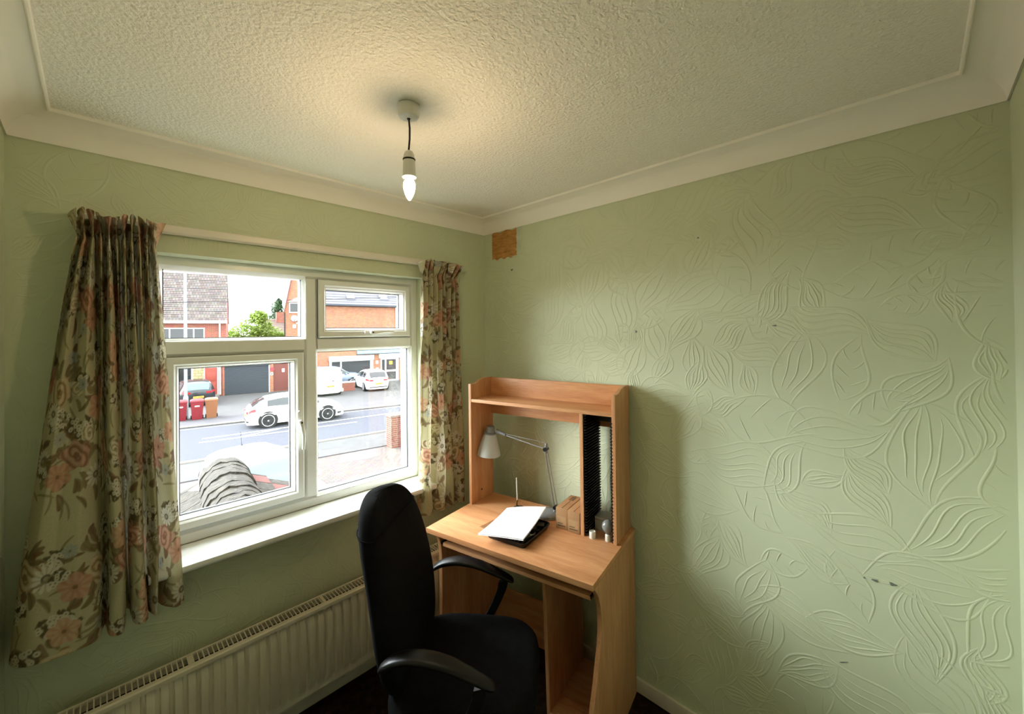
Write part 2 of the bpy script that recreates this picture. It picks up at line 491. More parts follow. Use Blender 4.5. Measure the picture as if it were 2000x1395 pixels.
def bead(x0, x1, z0, z1, parent, wd=.017, y0=.094):
    obj('glazing_bead', MB().rect_sweep(x0-wd, x1+wd, z0-wd, z1+wd, [(0, GY), (0, y0), (.005, y0-.004), (wd-.001, GY-.006), (wd-.001, GY)]), 'upvc_bead', parent, smooth=True, angle=25)
# fixed lights
for q in ((-1.571, -1.067, 1.647, 1.922), (-.9965, -.498, .892, 1.571)):
    bead(*q, win); pane(*q, win)
# opening sashes
def sash(x0, x1, z0, z1, k):
    yf = .072
    s = obj('sash', MB().rect_sweep(x0-k, x1+k, z0-k, z1+k, [(0, GY+.02), (0, yf+.005), (.005, yf), (k-.02, yf), (k-.016, yf+.004), (k, GY-.004), (k, GY+.02)]), 'upvc', win, smooth=True, angle=25)
    obj('sash_seal', MB().rect_sweep(x0-k-.0012, x1+k+.0012, z0-k-.0012, z1+k+.0012, [(0, .0855), (0, .0895), (.004, .0895), (.004, .0855)]), 'gasket', s)
    bead(x0, x1, z0, z1, s, .014, .088); pane(x0, x1, z0, z1, s)
    return s
s1 = sash(-.955, -.549, 1.687, 1.876, .046)
s2 = sash(-1.523, -1.117, .946, 1.527, .047)
# handles
mb = MB(); hx, hz = -1.094, 1.255
obj('handle_plate', MB().prism([(hx-.009, hz-.03), (hx+.009, hz-.03), (hx+.009, hz+.045), (hx, hz+.052), (hx-.009, hz+.045)], .060, .072, 'y'), 'upvc_bead', s2, bevel=.003)
obj('handle', MB().tube([(hx, .066, hz), (hx, .040, hz+.002), (hx+.003, .036, hz-.02), (hx+.009, .036, hz-.055), (hx+.011, .040, hz-.09), (hx+.009, .042, hz-.125)], [.009, .011, .0085, .0075, .007, .006], 10), 'upvc_bead', s2, smooth=True)
obj('key_lock', MB().lathe([(.004, .030), (.004, .033)], 10, (hx, 0, hz), 'y'), 'gasket', s2)
hx, hz = -.745, 1.664
obj('handle_plate', MB().box(hx-.03, hx+.03, .061, .072, hz-.009, hz+.009), 'upvc_bead', s1, bevel=.003)
obj('handle', MB().tube([(hx, .066, hz), (hx, .042, hz), (hx+.02, .036, hz-.001), (hx+.06, .036, hz+.004), (hx+.10, .041, hz+.004), (hx+.125, .044, hz+.002)], [.009, .011, .009, .0075, .007, .006], 10), 'upvc_bead', s1, smooth=True)
obj('key_lock', MB().lathe([(.004, .030), (.004, .033)], 10, (hx, 0, hz), 'y'), 'gasket', s1)
# inside sill board
sp = [(.088, .806), (-.088, .806), (-.098, .811), (-.102, .822), (-.099, .834), (-.090, .838), (.088, .838)]
obj('window_sill', MB().prism([(y, z) for y, z in sp], -1.63, -.452, 'x'), 'sill', win, smooth=True, angle=50)
obj('outer_sill', MB().prism([(.158, .84), (.158, .80), (.33, .775), (.33, .80)], -1.66, -.41, 'x'), 'upvc', win)

# ------------------------------------------------------------------ curtain track
ct = thing('curtain_track', 'white plastic curtain track on the wall above the window', 'curtain track', (-1.03, 0, 2.047))
obj('rail', MB().prism([(-.020, -.016), (-.020, -.010), (-.034, -.012), (-.036, -.008), (-.036, .012), (-.033, .016), (-.020, .016), (-.020, .010), (-.026, .008), (-.026, -.006), (-.024, -.016)], -.775, .80, 'x'), 'track', ct)
for x in (-.72, -.3, .1, .45, .76): obj('bracket', MB().box(x-.012, x+.012, -.021, .0, -.012, .014), 'track', ct)

# ------------------------------------------------------------------ floral curtains (printed cloth painted per vertex)
def paint_print(Wm, Hm, step, seed):
    """fabric print as an array of linear colours"""
    nx, nz = int(Wm/step)+1, int(Hm/step)+1
    X, Z = np.meshgrid(np.arange(nx)*step, np.arange(nz)*step)
    rs = np.random.RandomState(seed)
    C = np.empty((nz, nx, 3)); C[:] = lin((194, 188, 154))
    C *= (1+.04*rs.randn(nz, nx, 1))
    def put(mask, rgb, a=1.):
        k = (np.clip(mask, 0, 1)*a)[..., None]; C[:] = C*(1-k)+np.array(lin(rgb))*k
    def edge(d, w_=.0025): return np.clip(.5-d/w_, 0, 1)
    def local(cx, cy, r):
        i0, i1 = max(0, int((cy-r)/step)), min(nz, int((cy+r)/step)+2); j0, j1 = max(0, int((cx-r)/step)), min(nx, int((cx+r)/step)+2)
        return slice(i0, i1), slice(j0, j1)
    def sub(cx, cy, r, fn):
        si, sj = local(cx, cy, r)
        x, y = X[si, sj]-cx, Z[si, sj]-cy
        if x.size == 0: return
        for mask, rgb, a in fn(x, y):
            k = (np.clip(mask, 0, 1)*a)[..., None]; C[si, sj] = C[si, sj]*(1-k)+np.array(lin(rgb))*k
    def leaf(cx, cy, L, wd, th, rgb, rgb2):
        def fn(x, y):
            u = x*math.cos(th)+y*math.sin(th); v = -x*math.sin(th)+y*math.cos(th)+.25*(u*u)/L
            d = np.abs(v)-wd*np.sqrt(np.clip(1-(u/L)**2, 0, 1)); d = np.where(np.abs(u) > L, .01, d)
            return [(edge(d), rgb, .9), (edge(np.abs(v)-.0012)*edge(d), rgb2, .8)]
        sub(cx, cy, L*1.2, fn)
    def daisy(cx, cy, R, c1=(226, 222, 206), c2=(96, 88, 76)):
        n = rs.randint(11, 16); ph = rs.rand()*6
        def fn(x, y):
            r = np.hypot(x, y); a = np.arctan2(y, x)+ph
            pet = np.abs(np.cos(n*a/2)); d = r-R*(.62+.38*pet)
            return [(edge(d), c1, .95), (edge(d)*(1-pet)**2*(r > R*.3), (150, 140, 120), .8), (edge(r-R*.32), c2, .95), (edge(r-R*.17), (176, 168, 140), .9)]
        sub(cx, cy, R*1.1, fn)
    def rose(cx, cy, R, c1, c2, c3):
        ph = rs.rand()*6
        def fn(x, y):
            r = np.hypot(x, y*1.1); a = np.arctan2(y, x)+ph
            d = r-R*(.86+.14*np.cos(5*a)); rings = .5+.5*np.sin(r/R*13+2.2*np.sin(a*2)+a)
            return [(edge(d), c1, .95), (edge(d)*(rings > .62), c2, .75), (edge(d)*(rings < .14), c3, .7), (edge(r-R*.2), c3, .8)]
        sub(cx, cy, R*1.15, fn)
    def poppy(cx, cy, R, c1, c2):
        ph = rs.rand()*6
        def fn(x, y):
            r = np.hypot(x, y); a = np.arctan2(y, x)+ph
            d = r-R*(.72+.28*np.abs(np.cos(2.5*a)))
            sh = .5+.5*np.cos(a*10)
            return [(edge(d), c1, .9), (edge(d)*sh*(r > R*.35), c2, .6), (edge(r-R*.15), (110, 84, 60), .8)]
        sub(cx, cy, R*1.1, fn)
    def blossom(cx, cy, R, n):
        for _ in range(int(n*1.3)):
            a, r = rs.rand()*6.3, R*math.sqrt(rs.rand())
            leaf(cx+r*math.cos(a), cy+r*math.sin(a)*.7, .012, .006, rs.rand()*6, (84, 76, 54), (70, 62, 44))
        for _ in range(n):
            a, r = rs.rand()*6.3, R*math.sqrt(rs.rand()); q = .0055+.003*rs.rand(); px, py = cx+r*math.cos(a), cy+r*math.sin(a)*.7
            def fn(x, y, q=q):
                rr = np.hypot(x, y); return [(edge(rr-q), (222, 216, 196), .95), (edge(rr-q*.35), (104, 92, 60), .9)]
            sub(px, py, q*1.3, fn)
    peach = [((206, 160, 130), (220, 190, 162), (162, 110, 88)), ((196, 144, 120), (214, 176, 152), (146, 96, 80)), ((196, 172, 134), (220, 204, 172), (132, 104, 76)), ((172, 126, 108), (200, 162, 142), (120, 82, 70))]
    olive = [((124, 106, 76), (96, 82, 58)), ((130, 106, 80), (100, 80, 60)), ((142, 130, 98), (112, 100, 74)), ((122, 88, 70), (94, 68, 54))]
    pit_x, pit_z = .21, .265
    for i in range(-1, int(Wm/pit_x)+2):
        for j in range(-1, int(Hm/pit_z)+2):
            cx = (i+.5*(j % 2))*pit_x+rs.uniform(-.03, .03); cy = j*pit_z+rs.uniform(-.04, .04)
            for _ in range(34):
                a, r = rs.rand()*6.3, rs.uniform(.02, .115); o = olive[rs.randint(4)]
                leaf(cx+r*math.cos(a), cy+r*math.sin(a)*1.15, rs.uniform(.016, .034), rs.uniform(.006, .013), a+rs.uniform(-.7, .7), *o)
            for _ in range(5):
                a = rs.rand()*6.3; leaf(cx+.13*math.cos(a), cy+.14*math.sin(a), .034, .004, a+.5, (150, 144, 110), (132, 124, 92))
            blossom(cx+rs.uniform(-.07, .07), cy+rs.choice([-1, 1])*.10, .046, 30)
            blossom(cx+rs.choice([-1, 1])*.09, cy+rs.uniform(-.05, .05), .032, 14)
            pk = peach[rs.randint(4)]; rose(cx+rs.uniform(-.02, .02), cy+rs.uniform(-.02, .02), rs.uniform(.044, .056), *pk)
            a = rs.rand()*6.3; pk = peach[rs.randint(2)]; poppy(cx+.078*math.cos(a), cy+.075*math.sin(a), rs.uniform(.038, .05), pk[0], pk[1])
            a += rs.uniform(1.5, 2.6); daisy(cx+.078*math.cos(a), cy+.08*math.sin(a), rs.uniform(.034, .044))
            a += rs.uniform(1.5, 2.2); rose(cx+.075*math.cos(a), cy+.085*math.sin(a), .032, (206, 196, 164), (226, 220, 196), (150, 128, 94))
            a += 1.2; poppy(cx+.1*math.cos(a), cy+.1*math.sin(a), .022, (164, 168, 160), (190, 192, 184))
    C[:] = C*.86+np.array(lin((150, 140, 108)))*.14
    return C
def curtain(name, label, top, bot, ztop, zbot, step, seed, wpow, amp_seed):
    """top/bot: plan-view control points (x,y) with equal counts"""
    nfine = 600
    tp, bt = catmull(top, nfine), catmull(bot, nfine)
    seg = np.hypot(*np.diff(bt, axis=0).T); arc = np.concatenate([[0], np.cumsum(seg)]); Sw = arc[-1]
    seg2 = np.hypot(*np.diff(tp, axis=0).T); arc2 = np.concatenate([[0], np.cumsum(seg2)]); arc2 *= Sw/arc2[-1]
    H = ztop-zbot; nx = int(Sw/step)+1; nz = int(H/step)+1
    s = np.linspace(0, Sw, nx)
    B = np.stack([np.interp(s, arc, bt[:, 0]), np.interp(s, arc, bt[:, 1])], 1)
    Tt = np.stack([np.interp(s, arc2, tp[:, 0]), np.interp(s, arc2, tp[:, 1])], 1)
    t = np.linspace(0, 1, nz)            # 0 at the bottom
    drop = (1-t)*H                       # metres below the top
    wgt = np.clip((drop-.08)/(H-.08), 0, 1)**wpow
    rs = np.random.RandomState(amp_seed)
    XY = Tt[None]*(1-wgt)[:, None, None]+B[None]*wgt[:, None, None]
    # heading: ruffle above the tape flares out, tape pinches in
    ph = s/Sw*2*PI
    ruff = np.clip((.075-drop)/.075, 0, 1)
    pinch = np.exp(-((drop-.085)/.022)**2)
    XY[:, :, 1] += -(ruff[:, None]*(.020+.022*np.sin(ph*11+.7*np.sin(ph*3))[None]))
    XY[:, :, 0] += ruff[:, None]*(.014*np.sin(ph*11+1.7)+.012*(s/Sw-.5)*2)[None]
    ym = -.062; XY[:, :, 1] = XY[:, :, 1]*(1-.45*pinch[:, None])+ym*.45*pinch[:, None]
    # slow sway of the folds down the drop
    XY[:, :, 0] += (.006*np.sin(drop*7.5)[:, None]*np.sin(ph*2+seed)[None])*(wgt[:, None])
    XY[:, :, 1] += .006*np.sin(drop*11+1)[:, None]*np.sin(ph*5+seed)[None]
    XY[:, :, 1] = np.minimum(XY[:, :, 1], -.016 - .024*np.clip((.12-drop)/.03, 0, 1)[:, None])
    Zc = (zbot+t*H)[:, None]+np.zeros((1, nx))
    Zc += (ruff[:, None]*.010*np.sin(ph*9+2)[None])
    V = np.stack([XY[:, :, 0], XY[:, :, 1], Zc], 2).reshape(-1, 3)
    idx = np.arange(nz*nx).reshape(nz, nx)
    Fq = np.stack([idx[:-1, :-1], idx[:-1, 1:], idx[1:, 1:], idx[1:, :-1]], 2).reshape(-1, 4)
    c = np.array([V[:, 0].mean(), 0, zbot])
    root = thing(name, label, 'curtain', tuple(c))
    me = bpy.data.meshes.new('cloth'); me.vertices.add(len(V)); me.vertices.foreach_set('co', (V-c).ravel())
    me.loops.add(Fq.size); me.polygons.add(len(Fq))
    me.loops.foreach_set('vertex_index', Fq.ravel().astype(np.int32))
    me.polygons.foreach_set('loop_start', np.arange(0, Fq.size, 4, dtype=np.int32))
    try: me.polygons.foreach_set('loop_total', np.full(len(Fq), 4, dtype=np.int32))
    except Exception: pass
    me.update(calc_edges=True)
    me.polygons.foreach_set('use_smooth', np.ones(len(Fq), bool))
    Cc = paint_print(Sw, H, step, seed)[:nz, :nx]
    Cc = np.clip(Cc, 0, 1)
    full = np.ones((nz, nx, 4)); full[:Cc.shape[0], :Cc.shape[1], :3] = Cc
    at = me.color_attributes.new('print', 'FLOAT_COLOR', 'POINT'); at.data.foreach_set('color', full.reshape(-1).astype(np.float32))
    me.materials.append(MATS['floral_print'])
    link(bpy.data.objects.new('cloth', me), root)
    # gathering tape at the back, hooks
    link_pts = [(float(XY[int(nz*.93), k, 0]-c[0]), float(min(-.012, XY[int(nz*.93), k, 1]+.004)), ztop-.095-zbot) for k in range(0, nx, max(1, nx//60))]
    return root
Ltop = []; n = 22
for k in range(n):
    Ltop.append((-1.797+k/(n-1)*.195, -.066+(.036 if k % 2 else -.036)*(1+.3*math.sin(k*1.7))))
Lbot = [(-1.930, -.030), (-1.932, -.100), (-1.895, -.150), (-1.82, -.165), (-1.755, -.150), (-1.738, -.085), (-1.732, -.070), (-1.722, -.150), (-1.695, -.165),
        (-1.684, -.100), (-1.690, -.025), (-1.676, -.022), (-1.672, -.120), (-1.652, -.155), (-1.634, -.120), (-1.636, -.040), (-1.624, -.100), (-1.608, -.130), (-1.600, -.050), (-1.588, -.085), (-1.560, -.128), (-1.535, -.112)]
curtain('curtain', 'long floral pleated curtain on the left of the window, flared at the hem', Ltop, Lbot, 2.052, .718, .0027, 3, .85, 1)
Rtop = []; n = 18
for k in range(n):
    Rtop.append((-.512+k/(n-1)*.25, -.060+(.026 if k % 2 else -.026)*(1+.3*math.sin(k*2.3))))
Rbot = [(-.552, -.060), (-.545, -.105), (-.515, -.120), (-.488, -.112), (-.478, -.070), (-.468, -.050), (-.455, -.095), (-.425, -.120), (-.400, -.105), (-.392, -.060), (-.384, -.075),
        (-.365, -.115), (-.345, -.110), (-.338, -.065), (-.322, -.070), (-.300, -.110), (-.270, -.112), (-.235, -.070)]
curtain('curtain', 'floral pleated curtain hanging between the window and the desk hutch', Rtop, Rbot, 2.050, .692, .0034, 8, .9, 2)

# ------------------------------------------------------------------ radiator
RX0, RX1, RZ0, RZ1 = -1.838, -.432, .141, .498
rad = thing('radiator', 'cream ribbed panel radiator with slotted top under the window', 'radiator', (RX0, -.1, 0))
RL = RX1-RX0
def ribbed(yf, sgn):
    """pressed steel sheet: vertical ribs that die out near the top and bottom"""
    pitch = .0366; n = int(RL/pitch); off = (RL-n*pitch)/2
    xs = [0.]
    for k in range(n):
        b = off+k*pitch
        xs += [b+.001, b+.005, b+.009, b+.0295, b+.0325]
    xs += [RL]
    prof = [0.]
    for k in range(n): prof += [0, 0, 1, 1, 0]
    prof += [0]
    zs = [RZ0, RZ0+.004, RZ0+.030, RZ0+.050, RZ1-.075, RZ1-.055, RZ1-.030, RZ1-.004]
    kz = [0, 0, 0, 1, 1, .8, 0, 0]
    P = [[(x, yf+sgn*(-.009)*(1-p)*k_ if False else yf+sgn*(-.013*(p*k_)), z) for x, p in zip(xs, prof)] for z, k_ in zip(zs, kz)]
    return MB().grid(P)
obj('front_panel', ribbed(-.031, 1), 'radiator_white', rad, smooth=True, angle=50)
obj('back_panel', MB().box(.004, RL-.004, .030, .034, RZ0, RZ1-.012), 'radiator_white', rad)
obj('convector_core', MB().box(.01, RL-.01, -.022, .029, RZ0+.03, RZ1-.030), 'radiator_slot_shade', rad)  # solid core coloured near-black, painting the shade inside the grille slots
ee = MB().prism([(-.042, RZ0), (.036, RZ0), (.036, RZ1), (-.036, RZ1), (-.042, RZ1-.006)], -.003, .001, 'x')
obj('end_panel', ee, 'radiator_white', rad, bevel=.002)
obj('end_panel', MB().prism([(-.042, RZ0), (.036, RZ0), (.036, RZ1), (-.036, RZ1), (-.042, RZ1-.006)], RL-.001, RL+.003, 'x'), 'radiator_white', rad, bevel=.002)
gr = obj('grille_rail', MB().prism([(-.046, RZ1-.016), (-.046, RZ1-.004), (-.042, RZ1), (-.026, RZ1), (-.026, RZ1-.004), (-.040, RZ1-.006), (-.042, RZ1-.016)], 0, RL, 'x'), 'radiator_white', rad)
obj('grille_rail', MB().box(0, RL, .026, .036, RZ1-.006, RZ1), 'radiator_white', rad)
b0 = obj('grille_bar', MB().box(-.0016, .0016, -.027, .027, -.004, 0), 'radiator_white', rad)
nb = int(RL/.0148); b0.location = (.004, 0, RZ1)
for k in range(1, nb+1): dup(b0, rad, (.004+k*(RL-.008)/nb, 0, RZ1))
for x in (.32, .78, 1.12): obj('grille_clip', MB().box(x-.006, x+.006, -.024, .024, RZ1-.007, RZ1+.0005), 'radiator_white', rad)
for x in (.08, RL-.08):
    obj('valve_pipe', MB().tube([(x, .0, .0), (x, .0, RZ0+.02)], .0075, 10), 'white_plastic', rad)
for x in (.35, 1.05): obj('wall_bracket', MB().box(x-.02, x+.02, .032, .1, RZ0+.05, RZ1-.06), 'radiator_white', rad)

# ------------------------------------------------------------------ pendant light
pend = thing('pendant_light', 'bare glowing candle bulb hanging on a short black cord from a white ceiling rose', 'pendant light', (-1.078, -.867, ZC))
obj('ceiling_rose', MB().lathe([(.030, 0), (.0335, -.002), (.0335, -.018), (.032, -.030), (.029, -.037), (.018, -.040), (.009, -.041)], 32), 'white_plastic', pend, smooth=True)
obj('cord', MB().tube([(0, 0, -.038), (.0025, -.001, -.07), (.002, -.001, -.105), (-.0015, 0, -.142)], .0030, 8), 'cord_black', pend, smooth=True)
obj('cord_grip', MB().lathe([(.0045, -.034), (.0055, -.041), (.0045, -.044)], 14), 'cord_black', pend)
lh = obj('lamp_holder', MB().lathe([(.004, -.139), (.011, -.143), (.0155, -.152), (.0175, -.166), (.0175, -.170), (.0180, -.172), (.0195, -.214), (.0205, -.218), (.0205, -.222), (.017, -.222)], 28), 'white_plastic', pend, smooth=True)
obj('holder_ring', MB().lathe([(.0180, -.1655), (.0192, -.1665), (.0192, -.1695), (.0180, -.1705)], 28), 'cord_black', lh, smooth=True)
obj('bulb_cap', MB().lathe([(.011, -.215), (.012, -.230), (.015, -.236)], 20), 'white_plastic', pend)
obj('bulb', MB().lathe([(.0125, -.231), (.0165, -.238), (.0178, -.246), (.0172, -.256), (.0140, -.270), (.0095, -.282), (.0045, -.290), (.0012, -.293)], 24), 'bulb_glow', pend, smooth=True)

# ------------------------------------------------------------------ desk with hutch
DO, DA = Vector((-.6688, -.3191, 0)), .1986
DW, DD, DZ = .8286, .4991, .7452
HL, HR, HF, HB = .007, .8083, .3142, .5112
drz = DA-PI/2
def DP(u, v, z): return (DO.x+u*math.sin(DA)+v*math.cos(DA), DO.y-u*math.cos(DA)+v*math.sin(DA), z)
desk = thing('computer_desk', 'beech effect computer desk with curved side panels and open hutch', 'desk', tuple(DO), drz)
TH = .016
obj('desktop', MB().box(0, DW-.001, 0, DD+.012, DZ-.022, DZ), 'wood_u', desk, bevel=.0012)
def curve_panel(pts, vb, u0, th, name):
    q = catmull(pts, 40); poly = [(float(a), float(b)) for a, b in q]
    poly = poly+[(vb, pts[-1][1]), (vb, pts[0][1])]
    return obj(name, MB().prism(poly, u0, u0+th, 'x'), 'wood_z', desk, bevel=.001)
fr = [(-.03, .0), (-.038, .12), (-.030, .22), (-.008, .300), (.021, .360), (.056, .452), (.078, .527), (.073, .616), (.048, .680), (.025, .710), (.012, DZ-.022)]
curve_panel(fr, DD, DW-.018, .018, 'side_panel')
fl = [(.03, 0), (.028, .12), (.03, .22), (.034, .30), (.038, .37), (.040, .45), (.040, .53), (.039, .616), (.030, .68), (.018, .712), (.012, DZ-.022)]
curve_panel(fl, DD, .045, .018, 'side_panel')
fm = [(.150, .02), (.146, .1), (.142, .2), (.137, .3), (.132, .4), (.128, .5), (.122, .56), (.118, .60), (.115, .64)]
curve_panel(fm, DD, .552, .016, 'middle_panel')
obj('base_shelf', MB().box(.568, DW-.018, .10, DD, .035, .051), 'wood_u', desk)
obj('back_panel', MB().box(.063, .552, .47, .485, .02, .255), 'wood_u', desk)
obj('cross_rail', MB().box(.063, DW-.018, .40, .416, .60, DZ-.022), 'wood_u', desk)
kt = obj('keyboard_tray', MB().box(.078, DW-.022, .030, .32, .668, .683), 'wood_u', desk, bevel=.001)
for x in (.0635, DW-.026): obj('runner', MB().box(x, x+.007, .03, .36, .672, .684), 'black_plastic', kt)
# hutch
def hutch_side(u0):
    zb, zt = 1.3837, 1.4042
    pts = [(HF, DZ), (HF, zb), (HF+.010, zb-.001), (HF+.04, zb-.001), (HF+.062, zb+.004), (HF+.082, zb+.014), (HF+.105, zt-.002), (HF+.13, zt+.002), (HB, zt), (HB, DZ)]
    return obj('hutch_side', MB().prism(pts, u0, u0+TH, 'x'), 'wood_z', desk, bevel=.001)
hutch_side(HL); hutch_side(HR-TH)
obj('hutch_shelf', MB().box(HL+TH, HR-TH, HF+.002, HB, 1.288, 1.304), 'wood_u', desk, bevel=.001)
obj('hutch_back_board', MB().box(HL+TH, HR-TH, HB-.014, HB, 1.304, 1.402), 'wood_u', desk, bevel=.001)
obj('hutch_back_rail', MB().box(HL+TH, HR-TH, HB-.014, HB, 1.200, 1.288), 'wood_u', desk, bevel=.001)
obj('hutch_divider', MB().box(.643, .659, HF, HB, DZ, 1.288), 'wood_z', desk, bevel=.001)
obj('cam_hole', MB().lathe([(.005, 0), (.005, .003)], 12, (HL+TH-.002, .40, .80), 'x'), 'black_plastic', desk)
# black ribbed disc racks on both inner faces: every rib one piece
for (u, sg, nm) in ((.659, 1, 'disc_rack'), (HR-TH, -1, 'disc_rack')):
    d_ = .010
    rk = obj(nm, MB().box(min(u, u+sg*.004), max(u, u+sg*.004), HF+.006 if sg > 0 else HF+.002, HB-.02, DZ+.002, 1.285), 'black_plastic', desk)
    n = 42; r0 = None
    for k in range(n):
        z = DZ+.012+k*.0128
        if r0 is None:
            r0 = obj('rack_rib', MB().box(0, sg*.014, HF+.004, HB-.02, -.0028, .0022) if sg > 0 else MB().box(sg*.008, 0, HF+.004, HB-.02, -.003, .003), 'black_plastic', rk)
            r0.location = (u, 0, z)
        else: dup(r0, rk, (u, 0, z))
# dark peg holes on the front edge of the right upright
pg = None
for k in range(34):
    z = DZ+.02+k*.0150
    if pg is None:
        pg = obj('slot_peg', MB().lathe([(.0026, -.0015), (.0026, .002)], 8, (0, 0, 0), 'y'), 'black_plastic', desk); pg.location = (HR-TH+.0005, HF-.0005, z)
    else: dup(pg, desk, (HR-TH+.0005, HF-.0005, z))
obj('rack_top', MB().box(.659, HR-TH, HB-.10, HB-.05, 1.245, 1.287), 'black_plastic', desk)

# ------------------------------------------------------------------ desk lamp
lv = .415
lam = thing('desk_lamp', 'grey angled desk lamp with white shade on the desk', 'lamp', DP(.425, lv, DZ), drz)
obj('base', MB().lathe([(.060, 0), (.062, .003), (.062, .012), (.058, .018), (.030, .023), (.012, .026)], 40), 'lamp_grey', lam, smooth=True, angle=50)
obj('base_rim', MB().lathe([(.0625, .0), (.0635, .002), (.0635, .006), (.0625, .008)], 40), 'lamp_metal', lam, smooth=True)
J0 = Vector((.036, .012, .045)); EL = Vector((-.012, .006, .325)); HJ = Vector((-.262, .0, .366))
obj('pivot', MB().tube([(.030, .012, .018), J0], [.010, .007], 12), 'lamp_grey', lam, smooth=True)
obj('knob', MB().lathe([(.009, -.014), (.009, .014)], 14, tuple(J0), 'y'), 'black_plastic', lam)
for dx in (-.007, .011): obj('lower_arm', MB().tube([J0+Vector((dx, 0, 0)), EL+Vector((dx*.8, 0, -.002))], .0035 if dx < 0 else .0022, 8), 'lamp_metal', lam, smooth=True)
ej = obj('elbow', MB().tube([EL+Vector((0, 0, -.02)), EL, EL+Vector((.004, 0, .030))], [.007, .009, .006], 12), 'lamp_grey', lam, smooth=True)
obj('knob', MB().lathe([(.010, -.014), (.010, .014)], 14, tuple(EL), 'y'), 'black_plastic', ej)
obj('upper_arm', MB().tube([EL, HJ], .0040, 8), 'lamp_metal', lam, smooth=True)
obj('tension_rod', MB().tube([EL+Vector((.004, 0, .030)), HJ+Vector((.01, 0, .006))], .0016, 6), 'lamp_metal', lam)
obj('head_joint', MB().tube([HJ+Vector((.012, 0, 0)), HJ+Vector((-.012, 0, .006)), HJ+Vector((-.05, 0, .015))], [.008, .010, .011], 12), 'lamp_grey', lam, smooth=True)
hc = Vector((-.352, 0, .365))
def tilt_lathe(prof, seg=28):
    m_ = MB().lathe(prof, seg); R = Matrix.Rotation(math.radians(6), 3, 'Y')
    m_.v = [tuple(R @ Vector(p)+hc) for p in m_.v]; return m_
obj('head_cap', tilt_lathe([(.010, .040), (.020, .037), (.0235, .028), (.024, .006), (.034, .002), (.034, -.004)]), 'lamp_grey', lam, smooth=True, angle=45)
obj('shade', tilt_lathe([(.032, -.003), (.038, -.020), (.050, -.060), (.060, -.095), (.0645, -.113), (.0655, -.118), (.062, -.117), (.056, -.094), (.045, -.055), (.030, -.008)]), 'lamp_shade', lam, smooth=True, angle=60)
obj('lamp_bulb', tilt_lathe([(.012, -.02), (.016, -.05), (.022, -.08), (.016, -.096), (.004, -.102)], 16), 'white_plastic', lam, smooth=True)

# ------------------------------------------------------------------ small things on the desk
def box_thing(u, v, w_, d_, h_, label):
    t = thing('cardboard_box', label, 'box', DP(u, v, DZ), drz, 'cardboard boxes by the hutch divider')
    obj('carton', MB().box(0, w_, 0, d_, 0, h_), 'cardboard', t, bevel=.001)
    obj('flap_seam', MB().box(w_*.48, w_*.52, .002, d_-.002, h_-.0005, h_+.0006), 'print_dark', t)
    lb = obj('printed_label', MB().box(w_*.1, w_*.9, -.0006, .0002, h_*.10, h_*.60), 'print_label', t)
    obj('print_line', MB().box(w_*.15, w_*.85, -.0009, 0, h_*.13, h_*.20), 'print_dark', lb)
    obj('print_line', MB().box(w_*.15, w_*.6, -.0009, 0, h_*.26, h_*.30), 'print_dark', lb)
    obj('print_line', MB().box(w_*.3, w_*.42, d_*.62, d_*.9, h_, h_+.0007), 'print_dark', t)
    obj('print_line', MB().box(w_*.56, w_*.68, d_*.62, d_*.9, h_, h_+.0007), 'print_dark', t)
    return t
box_thing(.516, .322, .058, .165, .096, 'small brown cardboard box nearest the lamp base')
box_thing(.578, .316, .060, .165, .096, 'small brown cardboard box pressed against the hutch divider')
# black mesh tray
tr = thing('wire_tray', 'shallow black mesh tray of odds and ends under the papers', 'tray', DP(.392, .19, DZ), drz+.0)
tw, td = .105, .118
def rr(hw, hd, r, n=5, z=0.):
    out = []
    for cx_, cy_, a0 in ((hw-r, hd-r, 0), (-hw+r, hd-r, PI/2), (-hw+r, -hd+r, PI), (hw-r, -hd+r, 3*PI/2)):
        for k in range(n+1):
            a = a0+PI/2*k/n; out.append((cx_+r*math.cos(a), cy_+r*math.sin(a), z))
    return out
mb = MB(); o_, i_ = rr(tw-.008, td-.008, .018, 5, 0), rr(tw, td, .02, 5, .022)
i2, o2 = rr(tw-.003, td-.003, .02, 5, .022), rr(tw-.011, td-.011, .018, 5, .002)
mb.loft([o_, i_, i2, o2]); obj('tray_body', mb, 'black_plastic', tr, smooth=True, angle=40)
obj('tray_rim', MB().tube([(p[0], p[1], .023) for p in rr(tw, td, .02, 5)], .0022, 6, closed=True), 'black_plastic', tr, smooth=True)
m1 = None
for k in range(10):
    q = MB().box(-.0008, .0008, -td+.012, td-.012, .002, .0032)
    if m1 is None: m1 = obj('mesh_wire', q, 'lamp_grey', tr); m1.location = (-.085, 0, 0)
    else: dup(m1, tr, (-.085+k*.0189, 0, 0))
def item(name, label, cat, mbx, m, u, v, z, smooth=True, rot=0.):
    o = obj(name, mbx, m, None, smooth=smooth, angle=45); o.location = DP(u, v, z); o.rotation_euler = (0, 0, drz+rot); return tag(o, label, cat)
item('watch_case', 'round steel watch lying in the black tray', 'watch', MB().lathe([(.014, 0), (.017, .002), (.017, .009), (.014, .011), (.010, .011)], 24).tube([(.017*math.cos(a), .03+.02*math.sin(a), .004) for a in [x*.5-1.2 for x in range(12)]], .004, 6), 'lamp_metal', .452, .172, DZ+.0032)
item('cable_coil', 'coil of grey cable in the black tray', 'cable', MB().tube([((.030+.003*math.sin(k*.9))*math.cos(k*.35), (.026)*math.sin(k*.35), .004+.010*k/64) for k in range(65)], .003, 6), 'olive_item', .385, .120, DZ+.0035)
